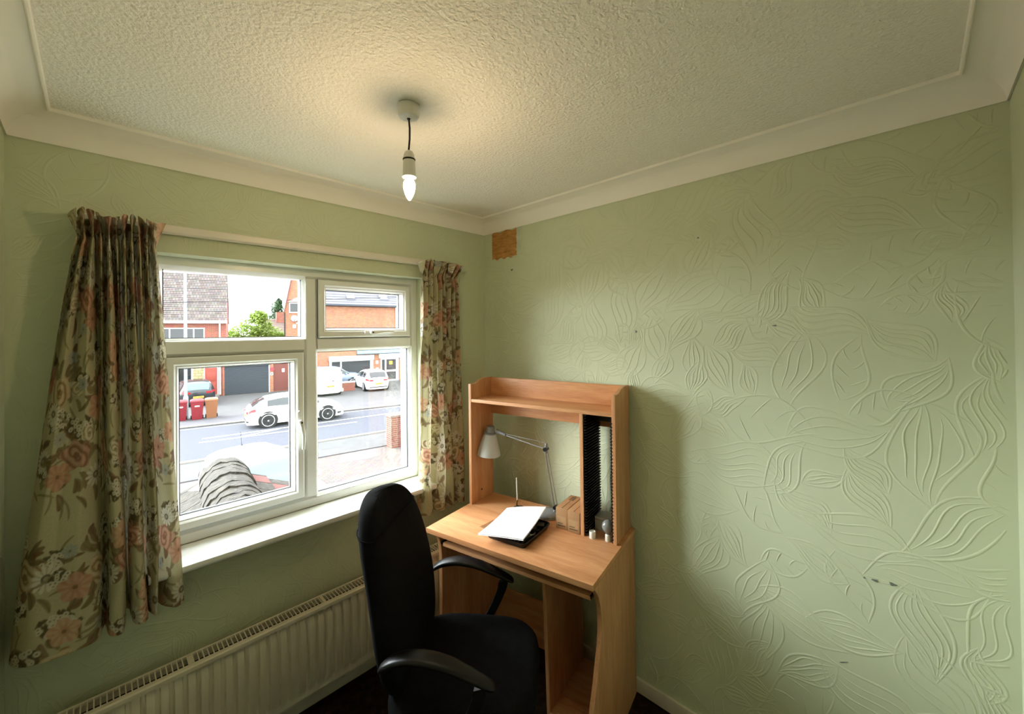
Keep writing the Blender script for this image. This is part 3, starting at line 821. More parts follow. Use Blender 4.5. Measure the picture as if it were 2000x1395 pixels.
item('battery', 'small dark battery in the black tray', 'battery', MB().lathe([(.004, -.027), (.007, -.026), (.007, .022), (.0025, .023), (.0025, .0255)], 12, (0, 0, .007), 'x'), 'black_plastic', .455, .225, DZ+.0035, rot=.5)
item('key_fob', 'small green plastic tag poking out of the black tray', 'tag', MB().box(-.02, .02, -.012, .012, 0, .007), 'olive_item', .345, .108, DZ+.020, smooth=False, rot=.3)
item('plug_adapter', 'small black plug adapter in the black tray', 'plug', MB().box(-.016, .016, -.018, .018, 0, .024).tube([(0, .018, .012), (0, .034, .012)], .003, 8), 'black_plastic', .468, .262, DZ+.0035, smooth=False, rot=.4)
# sheets of paper resting on the tray
def sheet(name, label, zc, jig, cur, th):
    A, B, Cc, Dd = [Vector(DP(*q)) for q in ((.290, .022, zc+.004), (.262, .292, zc+.012), (.445, .358, zc+.034), (.485, .080, zc+.006))]
    c = (A+B+Cc+Dd)/4
    P = []
    n = 9
    for i in range(n):
        s_ = i/(n-1); row = []
        for j in range(n):
            t_ = j/(n-1)
            p = A*(1-s_)*(1-t_)+Dd*s_*(1-t_)+B*(1-s_)*t_+Cc*s_*t_-c
            p.z += cur*math.sin(PI*s_)*(.5+.5*t_)-.006*math.sin(PI*t_)
            row.append(p+Vector(jig))
        P.append(row)
    m_ = MB().grid(P); n0 = len(m_.v); m_.grid([[q+Vector((0, 0, -th)) for q in r] for r in P])
    rim = [(0, j) for j in range(n)]+[(i, n-1) for i in range(1, n)]+[(n-1, j) for j in range(n-2, -1, -1)]+[(i, 0) for i in range(n-2, 0, -1)]
    ids = [i*n+j for i, j in rim]
    for k in range(len(ids)): a, b = ids[k], ids[(k+1) % len(ids)]; m_.f.append((a, b, b+n0, a+n0))
    o = obj(name, m_, 'paper', None, smooth=True, angle=40); o.location = c; return tag(o, label, 'paper')
sheet('paper_sheet', 'large blank white sheet lying on top of the black tray', DZ+.034, (0, 0, 0), .004, .0006)
sheet('paper_sheet', 'white sheet peeking out beneath the top sheet on the tray', DZ+.0315, (-.004, -.004, 0), .004, .0006)
slv = MB().box(-.03, .03, -.045, .045, 0, .001)
glass_mat('clear_plastic', (.93, .95, .95), .18, .1)
o = obj('plastic_sleeve', slv, 'clear_plastic'); o.location = DP(.245, .18, DZ); o.rotation_euler = (0, 0, drz-.15); tag(o, 'clear plastic sleeve lying beside the white papers', 'sleeve')
# little aerial on a dark foot
ae = thing('desk_aerial', 'small rod aerial on a dark round foot behind the papers', 'aerial', DP(.262, .40, DZ), drz)
obj('foot', MB().lathe([(.030, 0), (.031, .003), (.027, .009), (.012, .013), (.006, .015)], 28), 'gasket', ae, smooth=True)
obj('stem', MB().tube([(-.012, 0, .010), (-.014, 0, .03), (-.009, 0, .045)], .005, 10), 'brass', ae, smooth=True)
obj('rod', MB().tube([(-.009, 0, .045), (-.012, 0, .158)], .0030, 8), 'white_plastic', ae, smooth=True)
obj('knob', MB().lathe([(.002, .008), (.0065, .012), (.0075, .017), (.005, .023), (.001, .025)], 14, (.014, -.004, 0)), 'brass', ae, smooth=True)
# white cap, globe bulb and grey box inside the hutch bay
item('white_cap', 'small white plastic cap with grey top by the black rack', 'cap', MB().lathe([(.0135, 0), (.014, .002), (.014, .028), (.0135, .030), (.011, .030), (.010, .027)], 24), 'white_plastic', .696, .322, DZ)
gb = thing('light_bulb', 'clear globe light bulb standing on its white cap', 'bulb', DP(.763, .332, DZ), drz)
obj('cap', MB().lathe([(.0115, 0), (.012, .002), (.012, .026), (.009, .030)], 20), 'white_plastic', gb, smooth=True)
obj('globe', MB().lathe([(.008, .030), (.012, .036), (.0215, .048), (.0255, .061), (.0235, .075), (.016, .085), (.005, .0895), (.001, .090)], 24), 'clear_bulb', gb, smooth=True)
gx = thing('grey_box', 'grey cardboard box at the back of the hutch bay', 'box', DP(.676, .40, DZ), drz)
obj('carton', MB().box(0, .085, 0, .075, 0, .062), 'grey_card', gx, bevel=.001)
obj('lid_line', MB().box(-.0004, .0854, -.0005, .0755, .048, .0495), 'print_dark', gx)

# loose cables under the desk
def cable(label, pts, r, m):
    c = Vector(DP(*pts[0])); q = catmull([tuple(Vector(DP(*p))-c) for p in pts], 40)
    o = obj('cable', MB().tube([tuple(x) for x in q], r, 8), m, None, smooth=True); o.location = c; return tag(o, label, 'cable')
mat('cable_grey', (150, 150, 138), .5)
cable('grey cable loop hanging in the gap behind the desk', [(.30, .50, .56), (.33, .505, .40), (.38, .51, .30), (.42, .512, .31), (.45, .512, .38), (.50, .512, .30), (.53, .512, .19)], .004, 'cable_grey')
cable('black cable drooping behind the desk near the chair arm', [(.20, .50, .60), (.21, .51, .42), (.26, .512, .36), (.33, .512, .44), (.40, .512, .62)], .0035, 'cord_black')

# ------------------------------------------------------------------ office chair
cf = Vector((.62, -.785, 0)).normalized(); cl = Vector((-cf.y, cf.x, 0))   # forward, lateral(far side)
CC = Vector((-.832, -.778, 0))
chair = thing('office_chair', 'black high-backed fabric swivel chair with plastic arms at the desk', 'chair', tuple(CC), math.atan2(cf.y, cf.x))
# local x forward, y far side
def sring(cx, cz, hw, hd, z, n=32, p=2.6, lean=0., bow=0.):
    out = []
    for k in range(n):
        a = 2*PI*k/n; c_, s_ = math.cos(a), math.sin(a)
        x = hd*math.copysign(abs(c_)**(2/p), c_); y = hw*math.copysign(abs(s_)**(2/p), s_)
        out.append((cx+x+bow*(y/hw)**2*.03, y, z+lean*x))
    return out
# seat pad: rings stacked in z
rings = []
for z, k in ((.400, .88), (.405, .97), (.425, 1.), (.450, 1.), (.472, .985), (.486, .94), (.493, .84), (.496, .6)):
    rings.append(sring(.032, 0, .245*k, .252*k, z, 40, 3.6))
seat = obj('seat', MB().loft(rings), 'black_fabric', chair, smooth=True, angle=80)
# backrest: rings stacked up a leaning spine
prof = [(.47, -.195, .150, .030), (.50, -.200, .195, .045), (.56, -.207, .222, .052), (.64, -.216, .236, .054), (.72, -.226, .240, .052), (.80, -.240, .236, .050), (.88, -.258, .226, .050),
        (.94, -.274, .212, .050), (.99, -.288, .192, .048), (1.027, -.300, .166, .044), (1.052, -.308, .134, .037), (1.067, -.313, .098, .028), (1.074, -.316, .056, .016)]
pr = catmull(prof, 40)
rings = [sring(float(x), 0, float(hw), float(hd), float(z), 40, 2.7, -.12, 1.0) for z, x, hw, hd in pr]
back = obj('backrest', MB().loft(rings), 'black_fabric', chair, smooth=True, angle=80)
r = sring(-.2875, 0, .197, .0515, .985, 48, 2.7, -.12, 1.0)
obj('seam', MB().tube(r, .0026, 6, closed=True), 'black_fabric', back, smooth=True)
rs_ = [sring(x-.012, 0, hw*.7, .034, z, 28, 3.) for z, x, hw in ((.50, -.225, .15), (.60, -.235, .17), (.72, -.250, .17), (.82, -.268, .12))]
obj('back_shell', MB().loft(rs_), 'black_plastic', chair, smooth=True, angle=60)
obj('back_bracket', MB().tube([(-.05, 0, .385), (-.22, 0, .375), (-.275, 0, .42), (-.282, 0, .56)], [.03, .03, .026, .02], 10), 'black_plastic', chair, smooth=True)
for sgn in (-1, 1):
    y = sgn*.262
    path = [(-.185, .630), (-.175, .648), (-.13, .673), (-.06, .684), (.02, .672), (.08, .650), (.15, .620), (.168, .606)]
    q = catmull(path, 26); rings = []
    for i, (x, z) in enumerate(q):
        i0, i1 = max(0, i-1), min(25, i+1); tx, tz = q[i1]-q[i0]; L_ = math.hypot(tx, tz); nx_, nz_ = -tz/L_, tx/L_
        e = math.sin(PI*(i+.12)/25.24)**.45; hw, hh = .030*e, .0125*e
        rings.append([(x+nx_*hh*math.copysign(abs(math.sin(a))**.8, math.sin(a)), y+hw*math.copysign(abs(math.cos(a))**.7, math.cos(a)), z+nz_*hh*math.copysign(abs(math.sin(a))**.8, math.sin(a))) for a in [2*PI*k/16 for k in range(16)]])
    am = obj('armrest', MB().loft(rings), 'black_plastic', chair, smooth=True, angle=70)
    sp_ = catmull([(.126, .612), (.118, .575), (.085, .50), (.045, .43), (.03, .392)], 14); rings = []
    for i, (x, z) in enumerate(sp_):
        hw = .020; yy = y-sgn*.02*max(0, (i-9)/4)
        rings.append([(x-hw, yy-.010, z-.006), (x+hw, yy-.010, z+.006), (x+hw, yy+.010, z+.006), (x-hw, yy+.010, z-.006)])
    obj('arm_support', MB().loft(rings), 'black_plastic', am, smooth=True, angle=40)
obj('seat_plate', MB().box(-.12, .12, -.26, .26, .378, .402), 'black_plastic', chair, bevel=.004)
obj('gas_column', MB().lathe([(.030, .10), (.030, .25), (.018, .252), (.018, .39)], 20), 'black_plastic', chair, smooth=True)
obj('lever', MB().tube([(.0, .05, .385), (.02, .2, .38), (.02, .27, .375)], .006, 8), 'black_plastic', chair, smooth=True)
for k in range(5):
    a = 2*PI*k/5+.35; c_, s_ = math.cos(a), math.sin(a)
    lg = obj('base_leg', MB().tube([(.02*c_, .02*s_, .105), (.15*c_, .15*s_, .098), (.27*c_, .27*s_, .075)], [.026, .021, .015], 10), 'black_plastic', chair, smooth=True)
    cs = MB(); cx_, cy_ = .27*c_, .27*s_
    for o_ in (-.014, .014):
        cs.tube([(cx_-s_*(o_-.009), cy_+c_*(o_-.009), .0275), (cx_-s_*(o_+.009), cy_+c_*(o_+.009), .0275)], .0275, 18)
    cs.tube([(cx_, cy_, .0275), (cx_, cy_, .075)], .007, 8)
    obj('castor', cs, 'black_plastic', lg, smooth=True, angle=40)

# ================================================================== street outside
G = -2.70
mat('asphalt', (66, 67, 75), .9, var=.1, vscale=6, bump=.3, bscale=40, spec=.2)
mat('paving_pale', (76, 75, 76), .9, var=.1, vscale=2.5, spec=.2)
mat('forecourt_tar', (78, 76, 80), .9, var=.12, vscale=1.2, spec=.2)
mat('kerb_stone', (120, 116, 108), .9)
mat('road_white', (206, 206, 204), .8)
mat('road_yellow', (124, 108, 84), .8)
brick_mat('brick_orange', (150, 92, 62), (128, 72, 48), (140, 118, 100), 2.2, .5, .165, .02)
brick_mat('brick_red', (140, 70, 50), (116, 54, 40), (130, 106, 94), 2.2, .5, .165, .02)
brick_mat('stone_cladding', (168, 152, 112), (140, 122, 86), (110, 96, 72), 1.6, .6, .3, .03)
brick_mat('roof_tile_brown', (98, 88, 84), (72, 62, 60), (44, 40, 40), 2.0, .36, .56, .03, plane='XY')
brick_mat('block_paving', (84, 73, 70), (72, 62, 60), (48, 42, 41), 2.4, .48, .24, .02, plane='XY')
mat('roof_slate', (86, 86, 94), .7, var=.1, vscale=3)
mat('white_paint', (206, 206, 206), .4)
mat('dark_glass', (18, 22, 26), .08, spec=.6)
mat('dark_interior', (34, 36, 40), .6, var=.4, vscale=3)
mat('shutter_grey', (48, 54, 62), .55)
mat('door_red', (128, 48, 34), .5)
mat('door_brown', (92, 38, 30), .6)
mat('sign_red', (176, 40, 52), .5)
mat('sign_blue', (120, 150, 172), .5)
mat('post_grey', (120, 126, 128), .5)
mat('bin_maroon', (112, 14, 28), .5)
mat('bin_brown', (122, 76, 46), .55)
mat('tyre', (16, 16, 17), .8)
mat('alloy_dark', (26, 27, 30), .35, metal=.3)
mat('alloy', (170, 172, 176), .3, metal=.7)
mat('car_white', (226, 226, 224), .22, spec=.5)
mat('car_dark', (22, 26, 32), .2, spec=.6)
mat('car_silver', (120, 132, 150), .25, metal=.3)
mat('car_glass', (24, 30, 36), .05, spec=.7)
mat('car_glass_sky', (56, 80, 92), .06, spec=.9)  # pale blue sky reflection painted into the base colour of the glass
mat('lamp_red', (150, 18, 26), .2)
mat('lamp_clear', (120, 124, 128), .1, spec=.8)
mat('plate_yellow', (196, 160, 52), .5)
mat('plate_text', (30, 28, 22), .6)
mat('bark', (60, 48, 36), .9)
mat('leaf_bright', (112, 134, 50), .7, var=.35, vscale=.8, trans=.25)
mat('leaf_dark', (58, 84, 52), .7, var=.3, vscale=.6, trans=.2)
mat('hedge_green', (54, 92, 40), .7, var=.3, vscale=8)
mat('tile_moss', (46, 40, 34), .95, var=.6, vscale=26, bump=.9, bscale=45, bdist=.012)
mat('tile_red', (86, 37, 31), .85, var=.3, vscale=14, bump=.5, bscale=60, bdist=.006)
mat('tile_pale', (92, 76, 70), .9, var=.3, vscale=20, bump=.5, bscale=60, bdist=.006)
mat('wire_black', (20, 20, 22), .7)
mat('mortar', (112, 100, 92), .9)

def ground_poly(name, pts, z, m):
    return struct(obj(name, MB().prism(pts, G+z-.3, G+z, 'z'), m))
struct(obj('ground', MB().box(-60, 90, .3, 130, G-.5, G-.05), 'paving_pale'))
nk = lambda x: 15.85-.145*x       # near kerb
fk = lambda x: 22.75-.225*x       # far kerb
ni = lambda x: 13.55-.14*x        # back of the near pavement
XA, XB = -14., 26.
ground_poly('road', [(XA, nk(XA)), (XB, nk(XB)), (XB, fk(XB)), (XA, fk(XA))], 0, 'asphalt')
ground_poly('pavement', [(XA, ni(XA)), (XB, ni(XB)), (XB, nk(XB)), (XA, nk(XA))], .03, 'paving_pale')
ground_poly('pavement', [(XA, fk(XA)), (XB, fk(XB)), (XB, fk(XB)+2.6), (XA, fk(XA)+2.6)], .03, 'forecourt_tar')
ground_poly('forecourt', [(XA, fk(XA)+2.6), (XB, fk(XB)+2.6), (XB, 60), (XA, 60)], .0, 'paving_pale')
ground_poly('driveway', [(XA, .27), (XB, .27), (XB, ni(XB)), (XA, ni(XA))], .0, 'block_paving')
def kerb_line(name, f, off, wd, z, m, label, cat, x0=XA, x1=XB):
    o = obj(name, MB().prism([(x0, f(x0)+off), (x1, f(x1)+off), (x1, f(x1)+off+wd), (x0, f(x0)+off+wd)], G-.02, G+z, 'z'), m); return o
struct(kerb_line('kerb', nk, -.14, .14, .07, 'kerb_stone', '', ''))
struct(kerb_line('kerb', fk, 0, .14, .07, 'kerb_stone', '', ''))
for k, (f, off, m, lb) in enumerate(((nk, .25, 'road_yellow', 'worn yellow line along the near kerb of the road'), (fk, -.4, 'road_yellow', 'worn yellow line along the far kerb of the road'))):
    tag(kerb_line('kerb_line', f, off, .09, .006, m, '', ''), lb, 'road marking')
def stripe(x0, y0, x1, y1, wd, label):
    dx, dy = x1-x0, y1-y0; L_ = math.hypot(dx, dy); nx_, ny_ = -dy/L_*wd/2, dx/L_*wd/2
    return tag(obj('road_line', MB().prism([(x0+nx_, y0+ny_), (x1+nx_, y1+ny_), (x1-nx_, y1-ny_), (x0-nx_, y0-ny_)], G-.02, G+.008, 'z'), 'road_white'), label, 'road marking')
stripe(1.4, 19.47, 10.5, 18.33, .11, 'long white line on the road just behind the passing car')
stripe(1.2, 18.78, 7.3, 17.74, .11, 'white line on the road nearest the parked car roof')
stripe(2.6, 18.66, 4.2, 19.0, .10, 'short slanting white stroke joining the two road lines')

def frame_thing(name, label, cat, x, y, rz): return thing(name, label, cat, (x, y, G), rz)
def window_part(par, s0, s1, z0, z1, y=-.02, fw=.07, bars=(), m='dark_glass'):
    """window with white frame: frame is the part, pane its sub-part"""
    mb = MB().rect_sweep(s0, s1, z0, z1, [(0, y+.08), (0, y-.04), (fw, y-.04), (fw, y+.08)])
    for b in bars: mb.box(b-fw/2, b+fw/2, y-.03, y+.06, z0+fw, z1-fw)
    f = obj('window', mb, 'white_paint', par)
    xs = [s0+fw]+[b for b in bars]+[s1-fw]
    for i in range(len(xs)-1):
        a, b = xs[i]+(fw/2 if i else 0), xs[i+1]-(fw/2 if i < len(xs)-2 else 0)
        obj('pane', MB().box(a, b, y, y+.02, z0+fw, z1-fw), m, f)
    return f
def stepped_roof(s0, s1, y0, z0, y1, z1, n, th=.05):
    """tile courses, each lapping over the one below"""
    mb = MB()
    for k in range(n):
        a, b = k/n, (k+1)/n
        ya, za = y0+(y1-y0)*a, z0+(z1-z0)*a; yb, zb_ = y0+(y1-y0)*b, z0+(z1-z0)*b
        mb.prism([(ya, za-.04), (ya, za+th), (yb, zb_+.012), (yb, zb_-.04)], s0, s1, 'x')
    return mb

# ---------------- house with garage (left)
hA = frame_thing('house', 'brick house with a tall brown tiled roof and white gutter across the road', 'house', 4.82, 33.64, -.205)
mb = MB(); mb.box(-9, .1, 0, 8, 0, 5.2)
obj('wall', mb, 'brick_red', hA)
obj('gable_wall', MB().prism([(0, 5.2), (8, 5.2), (4, 9.0)], -.1, .1, 'x'), 'brick_red', hA)
obj('roof', stepped_roof(-9.2, .16, -.25, 5.32, 4.0, 9.15, 26), 'roof_tile_brown', hA)
obj('roof', stepped_roof(-9.2, .16, 8.25, 5.32, 4.0, 9.15, 26), 'roof_tile_brown', hA)
obj('gutter', MB().prism([(-.36, 5.36), (-.36, 5.20), (.0, 5.17), (0, 5.36)], -9.2, .16, 'x'), 'white_paint', hA)
obj('downpipe', MB().tube([(-.27, -.08, 5.22), (-.27, -.08, .1)], .055, 10), 'white_paint', hA, smooth=True)
w_ = window_part(hA, -3.75, -1.13, 3.55, 4.88, bars=(-3.05, -1.75))
obj('blind', MB().prism([(-3.0, 4.78), (-2.2, 4.78), (-2.9, 4.5)], -.01, .0, 'y'), 'white_paint', w_)
window_part(hA, -7.9, -5.3, 3.55, 4.88, bars=(-7.2, -6.0)); window_part(hA, -7.9, -5.0, .8, 2.15, bars=(-7.0, -5.9))
wd_ = window_part(hA, -2.72, -1.80, .0, 2.15, bars=(), fw=.10)
obj('stone_panel', MB().box(-1.80, -1.18, -.05, .0, 0, 2.2), 'stone_cladding', hA)
dr_ = obj('front_door', MB().box(-1.14, -.42, -.04, .02, .14, 2.04), 'door_red', hA)
for z in (.35, 1.1): obj('door_panel', MB().box(-1.04, -.52, -.06, -.03, z, z+.62), 'door_red', dr_, bevel=.01)
obj('door_frame', MB().box(-1.20, -1.14, -.05, .02, 0, 2.1).box(-.42, -.36, -.05, .02, 0, 2.1).box(-1.2, -.36, -.05, .02, 2.04, 2.12), 'white_paint', hA)
obj('door_step', MB().box(-1.25, -.3, -.3, 0, 0, .13), 'kerb_stone', hA)
gar = frame_thing('garage', 'flat roofed brick garage with a dark grey roller shutter', 'garage', 4.82, 33.64, -.205)
obj('wall', MB().box(.101, 4.0, .02, 1.8, 0, 2.75).box(.101, 3.0, 1.8, 6, 0, 2.75), 'brick_red', gar)
obj('pier', MB().box(-.02, .0, -.05, .02, 0, 2.3).box(-.11, -.02, -.08, .02, 0, 2.3), 'brick_red', gar)
obj('pier', MB().box(2.80, 3.05, -.08, .02, 0, 2.75), 'brick_orange', gar)
pts = []
mb = MB(); n = 30
prof = []
for k in range(n):
    z = .02+k*(2.02/n); prof += [(-.03, z), (-.055, z+.018), (-.055, z+.045), (-.03, z+.062)]
mb.prism(prof+[(.02, 2.05), (.02, .02)], .0, 2.78, 'x')
obj('roller_shutter', mb, 'shutter_grey', gar)
obj('shutter_guide', MB().box(2.74, 2.80, -.09, .0, 0, 2.1), 'white_paint', gar)
obj('shutter_box', MB().box(-.02, 2.82, -.14, .02, 2.05, 2.36), 'shutter_grey', gar)
obj('roof_edge', MB().box(.101, 4.05, -.1, 1.85, 2.75, 2.87).box(.101, 3.05, 1.85, 6, 2.75, 2.87), 'white_paint', gar)
obj('side_gate', MB().box(3.06, 3.98, -.02, .02, .1, 2.3), 'door_brown', gar)
obj('notice', MB().box(3.62, 3.80, -.04, -.02, 1.45, 1.72), 'white_paint', gar)
obj('round_sign', MB().lathe([(.15, -.12), (.15, -.09)], 20, (2.95, 0, 1.72), 'y'), 'sign_red', gar)
nt_ = obj('notice', MB().box(2.86, 3.02, -.10, -.08, 1.26, 1.46), 'white_paint', gar)
obj('notice_print', MB().box(2.90, 2.98, -.103, -.099, 1.31, 1.41), 'plate_text', nt_)
obj('wall_light', MB().box(3.6, 3.9, -.12, -.02, 2.12, 2.24), 'white_paint', gar)

# ---------------- gabled house (middle)
hB = frame_thing('house', 'narrow orange brick gabled house with satellite dish beyond the trees', 'house', 12.0, 32.6, -.30)
obj('wall', MB().prism([(-3.40, 0), (-1.9, 0), (-1.9, 6.2), (-2.35, 8.7), (-2.63, 9.5), (-2.9, 8.7), (-3.40, 6.2)], 1.2, 3.0, 'y'), 'brick_orange', hB)
obj('bargeboard', MB().prism([(-3.46, 6.1), (-3.40, 6.1), (-2.87, 8.72), (-2.63, 9.5), (-2.63, 9.65), (-2.94, 8.8)], 1.05, 3.1, 'y'), 'door_brown', hB)
window_part(hB, -3.06, -2.24, 6.1, 6.95, y=1.16, fw=.08)
obj('window_hood', MB().prism([(-3.1, 7.0), (-2.2, 7.0), (-2.2, 7.45), (-2.4, 7.4)], .9, 1.25, 'y'), 'white_paint', hB)
ds = obj('satellite_dish', MB().lathe([(.26, 0), (.22, .05), (.12, .09), (.02, .10)], 20, (-2.68, 1.0, 5.65), 'y'), 'lamp_grey', hB, smooth=True)
obj('dish_arm', MB().tube([(-2.68, 1.15, 5.6), (-2.68, .95, 5.4), (-2.68, .75, 5.6)], .02, 6), 'post_grey', ds)
obj('alarm_box', MB().box(-2.80, -2.55, 1.1, 1.2, 4.85, 5.15), 'white_paint', hB, bevel=.02)
obj('vent_box', MB().box(-2.55, -2.32, 1.1, 1.2, 5.2, 5.3), 'white_paint', hB)
obj('drainpipe', MB().tube([(-3.38, 1.12, 0), (-3.38, 1.12, 6.1)], .05, 8), 'wire_black', hB)
lo = frame_thing('low_house', 'low distant rooftop with pale tiles between the trees and gabled house', 'house', 12.6, 50, -.17)
obj('wall', MB().box(-1.2, 5, 0, 3.2, 0, 4.1), 'brick_red', lo)
obj('roof', stepped_roof(-1.4, 5.2, -.3, 4.1, 3, 6.2, 12), 'tile_pale', lo)
obj('chimney', MB().box(.4, 1.3, 2.2, 2.9, 5.4, 7.0), 'brick_red', lo)

# ---------------- shop (right)
hC = frame_thing('shop_building', 'orange brick shop building with slate roof, shop window and white door', 'shop', 16.26, 32.4, -.168)
mb = MB(); mb.box(-5.6, -4.34, 0, 8, 0, 6.75); mb.box(-.64, -.02, 0, 8, 0, 6.75); mb.box(1.72, 9, 0, 8, 0, 6.75)
mb.box(-4.34, -.64, 0, 8, 2.42, 6.75); mb.box(-.02, 1.72, 0, 8, 2.42, 6.75); mb.box(-4.34, -.64, 0, 8, 0, .62); mb.box(-4.34, 1.72, .6, 8, 0, 2.42)
obj('wall', mb, 'brick_orange', hC)
obj('roof', stepped_roof(-5.75, 9.2, -.3, 6.80, 4.0, 10.1, 14, .07), 'roof_slate', hC)
obj('gutter', MB().prism([(-.40, 6.86), (-.40, 6.72), (-.02, 6.66), (-.02, 6.86)], -5.75, 9.2, 'x'), 'shutter_grey', hC)
obj('downpipe', MB().tube([(1.45, -.06, 6.7), (1.45, -.06, 2.9)], .05, 8), 'white_paint', hC)
def skylight(s0, s1, t0, t1):
    sl = (10.1-6.8)/4.3
    P = lambda s_, t_, o: (s_, -.3+t_, 6.80+t_*sl+o)
    mb = MB(); v = [P(s0, t0, .05), P(s1, t0, .05), P(s1, t1, .05), P(s0, t1, .05), P(s0, t0, .16), P(s1, t0, .16), P(s1, t1, .16), P(s0, t1, .16)]
    mb.add(v, [(0, 3, 2, 1), (4, 5, 6, 7), (0, 1, 5, 4), (1, 2, 6, 5), (2, 3, 7, 6), (3, 0, 4, 7)])
    f = obj('skylight', mb, 'roof_slate', hC)
    d = .07; mb = MB().add([P(s0+d, t0+d, .165), P(s1-d, t0+d, .165), P(s1-d, t1-d, .165), P(s0+d, t1-d, .165)], [(0, 1, 2, 3)])
    obj('pane', mb, 'lamp_clear', f)
skylight(-2.75, -2.05, .55, 1.05); skylight(.15, .90, .62, 1.35); skylight(-4.75, -4.45, .6, 1.05)
# shop window
sw_ = window_part(hC, -4.20, -.78, .62, 2.08, y=.08, fw=.12, bars=(-3.35,), m='dark_interior')
obj('shutter_box', MB().box(-4.34, -.63, -.24, .08, 2.05, 2.43), 'white_paint', hC, bevel=.02)
obj('shutter_guide', MB().box(-4.30, -4.18, -.06, .05, .6, 2.05), 'white_paint', hC); obj('shutter_guide', MB().box(-.80, -.66, -.06, .05, .6, 2.05), 'white_paint', hC)
obj('window_ledge', MB().box(-4.36, -.60, -.12, .05, .52, .62), 'white_paint', hC)
# fascia sign board
fs = obj('fascia_sign', MB().box(-2.05, 6.5, -.16, .0, 2.56, 3.25), 'sign_blue', hC, bevel=.02)
obj('fascia_trim', MB().box(-2.08, 6.53, -.18, .0, 2.50, 2.57), 'shutter_grey', fs)
for s_ in (.25, .9): obj('fascia_joint', MB().box(s_, s_+.03, -.175, -.1, 2.6, 3.2), 'white_paint', fs)
# door
dd = obj('shop_door', MB().rect_sweep(.0, 1.68, .02, 2.10, [(0, .10), (0, -.02), (.13, -.02), (.13, .10)]).box(.40, .52, -.02, .08, .1, 2.0).box(.52, 1.55, -.02, .08, .86, 1.02), 'white_paint', hC)
for (a, b, z0, z1) in ((.54, 1.42, 1.04, 1.97), (.54, 1.42, .18, .84), (.15, .38, 1.04, 1.97), (.15, .38, .18, .84)):
    obj('pane', MB().box(a, b, .02, .04, z0, z1), 'dark_interior', dd)
obj('door_stile', MB().box(1.42, 1.56, -.02, .08, .1, 2.0), 'white_paint', dd)
obj('door_notice', MB().box(.80, 1.10, .005, .018, 1.50, 1.82), 'plate_yellow', dd)
obj('shutter_box', MB().box(-.14, 1.85, -.22, .06, 2.10, 2.49), 'white_paint', hC, bevel=.02)
for (s_, z_) in ((-.42, 1.62), (-.40, 1.0), (1.95, 1.9), (1.98, 1.3)): obj('wall_notice', MB().box(s_, s_+.22, -.03, .0, z_, z_+.28), 'white_paint', hC)
lw = frame_thing('low_wall', 'low brick wall with white coping beside the parked hatchback', 'wall', 11.0, 29.0, -.168)
obj('brickwork', MB().box(-.25, 1.25, 0, .22, 0, .62), 'brick_red', lw); obj('coping', MB().box(-.3, 1.3, -.04, .26, .62, .72), 'white_paint', lw, bevel=.01)

# ---------------- street things
sl_ = frame_thing('lamp_post', 'pale grey street lamp post rising behind the wheelie bins', 'lamp post', 1.60, 25.4, 0)
obj('base', MB().lathe([(.11, 0), (.11, 1.1), (.075, 1.2)], 14), 'post_grey', sl_, smooth=True)
obj('column', MB().lathe([(.075, 1.15), (.072, 5), (.06, 8.6)], 14), 'post_grey', sl_, smooth=True)
obj('arm', MB().tube([(0, 0, 8.5), (0, -.3, 8.8), (0, -1.3, 8.9)], .04, 8), 'post_grey', sl_)
obj('lantern', MB().box(-.14, .14, -1.9, -1.3, 8.84, 8.98), 'lamp_grey', sl_, bevel=.03)
wire = obj('overhead_cable', MB().tube([(-14, 19.5, 2.35+.0), (-4, 20, 2.74), (.21, 20, 3.012), (2.8, 20.1, 3.17), (5.43, 20, 3.36), (16, 20.3, 4.2)], .014, 6), 'wire_black'); tag(wire, 'thin black cable strung across the sky over the road', 'cable')

def wheelie_bin(x, y, rz, m, label):
    t = frame_thing('wheelie_bin', label, 'bin', x, y, rz); t['group'] = 'wheelie bins on the far pavement'
    P0 = [(-.21, -.20), (.21, -.20), (.21, .22), (-.21, .22)]; P1 = [(-.27, -.30), (.27, -.30), (.27, .32), (-.27, .32)]
    obj('body', MB().loft([[(a, b, .03) for a, b in P0], [(a, b, .92) for a, b in P1], [(a*1.06, b*1.05, .93) for a, b in P1], [(a*1.06, b*1.05, .97) for a, b in P1]]), m, t, bevel=.012)
    obj('lid', MB().loft([[(a*1.08, b*1.06, .972) for a, b in P1], [(a*1.05, b*1.03, 1.01) for a, b in P1], [(a*.7, b*.75, 1.06) for a, b in P1]]), m, t, bevel=.012)
    obj('handle_bar', MB().tube([(-.24, .36, .98), (.24, .36, .98)], .02, 8), m, t)
    for s_ in (-.24, .24): obj('wheel', MB().lathe([(.10, -.03), (.10, .03)], 16, (s_, .24, .10), 'x'), 'tyre', t)
    if m == 'bin_maroon': obj('emblem', MB().box(-.10, .10, -.292, -.262, .70, .76), 'white_paint', t)
    return t
wheelie_bin(1.30, 24.75, -.12, 'bin_maroon', 'maroon wheelie bin at the left end, partly behind the window frame')
wheelie_bin(1.95, 24.55, -.12, 'bin_maroon', 'maroon wheelie bin between the other maroon bin and the brown bin')
wheelie_bin(2.56, 24.55, -.15, 'bin_brown', 'brown wheelie bin at the right of the two maroon bins')

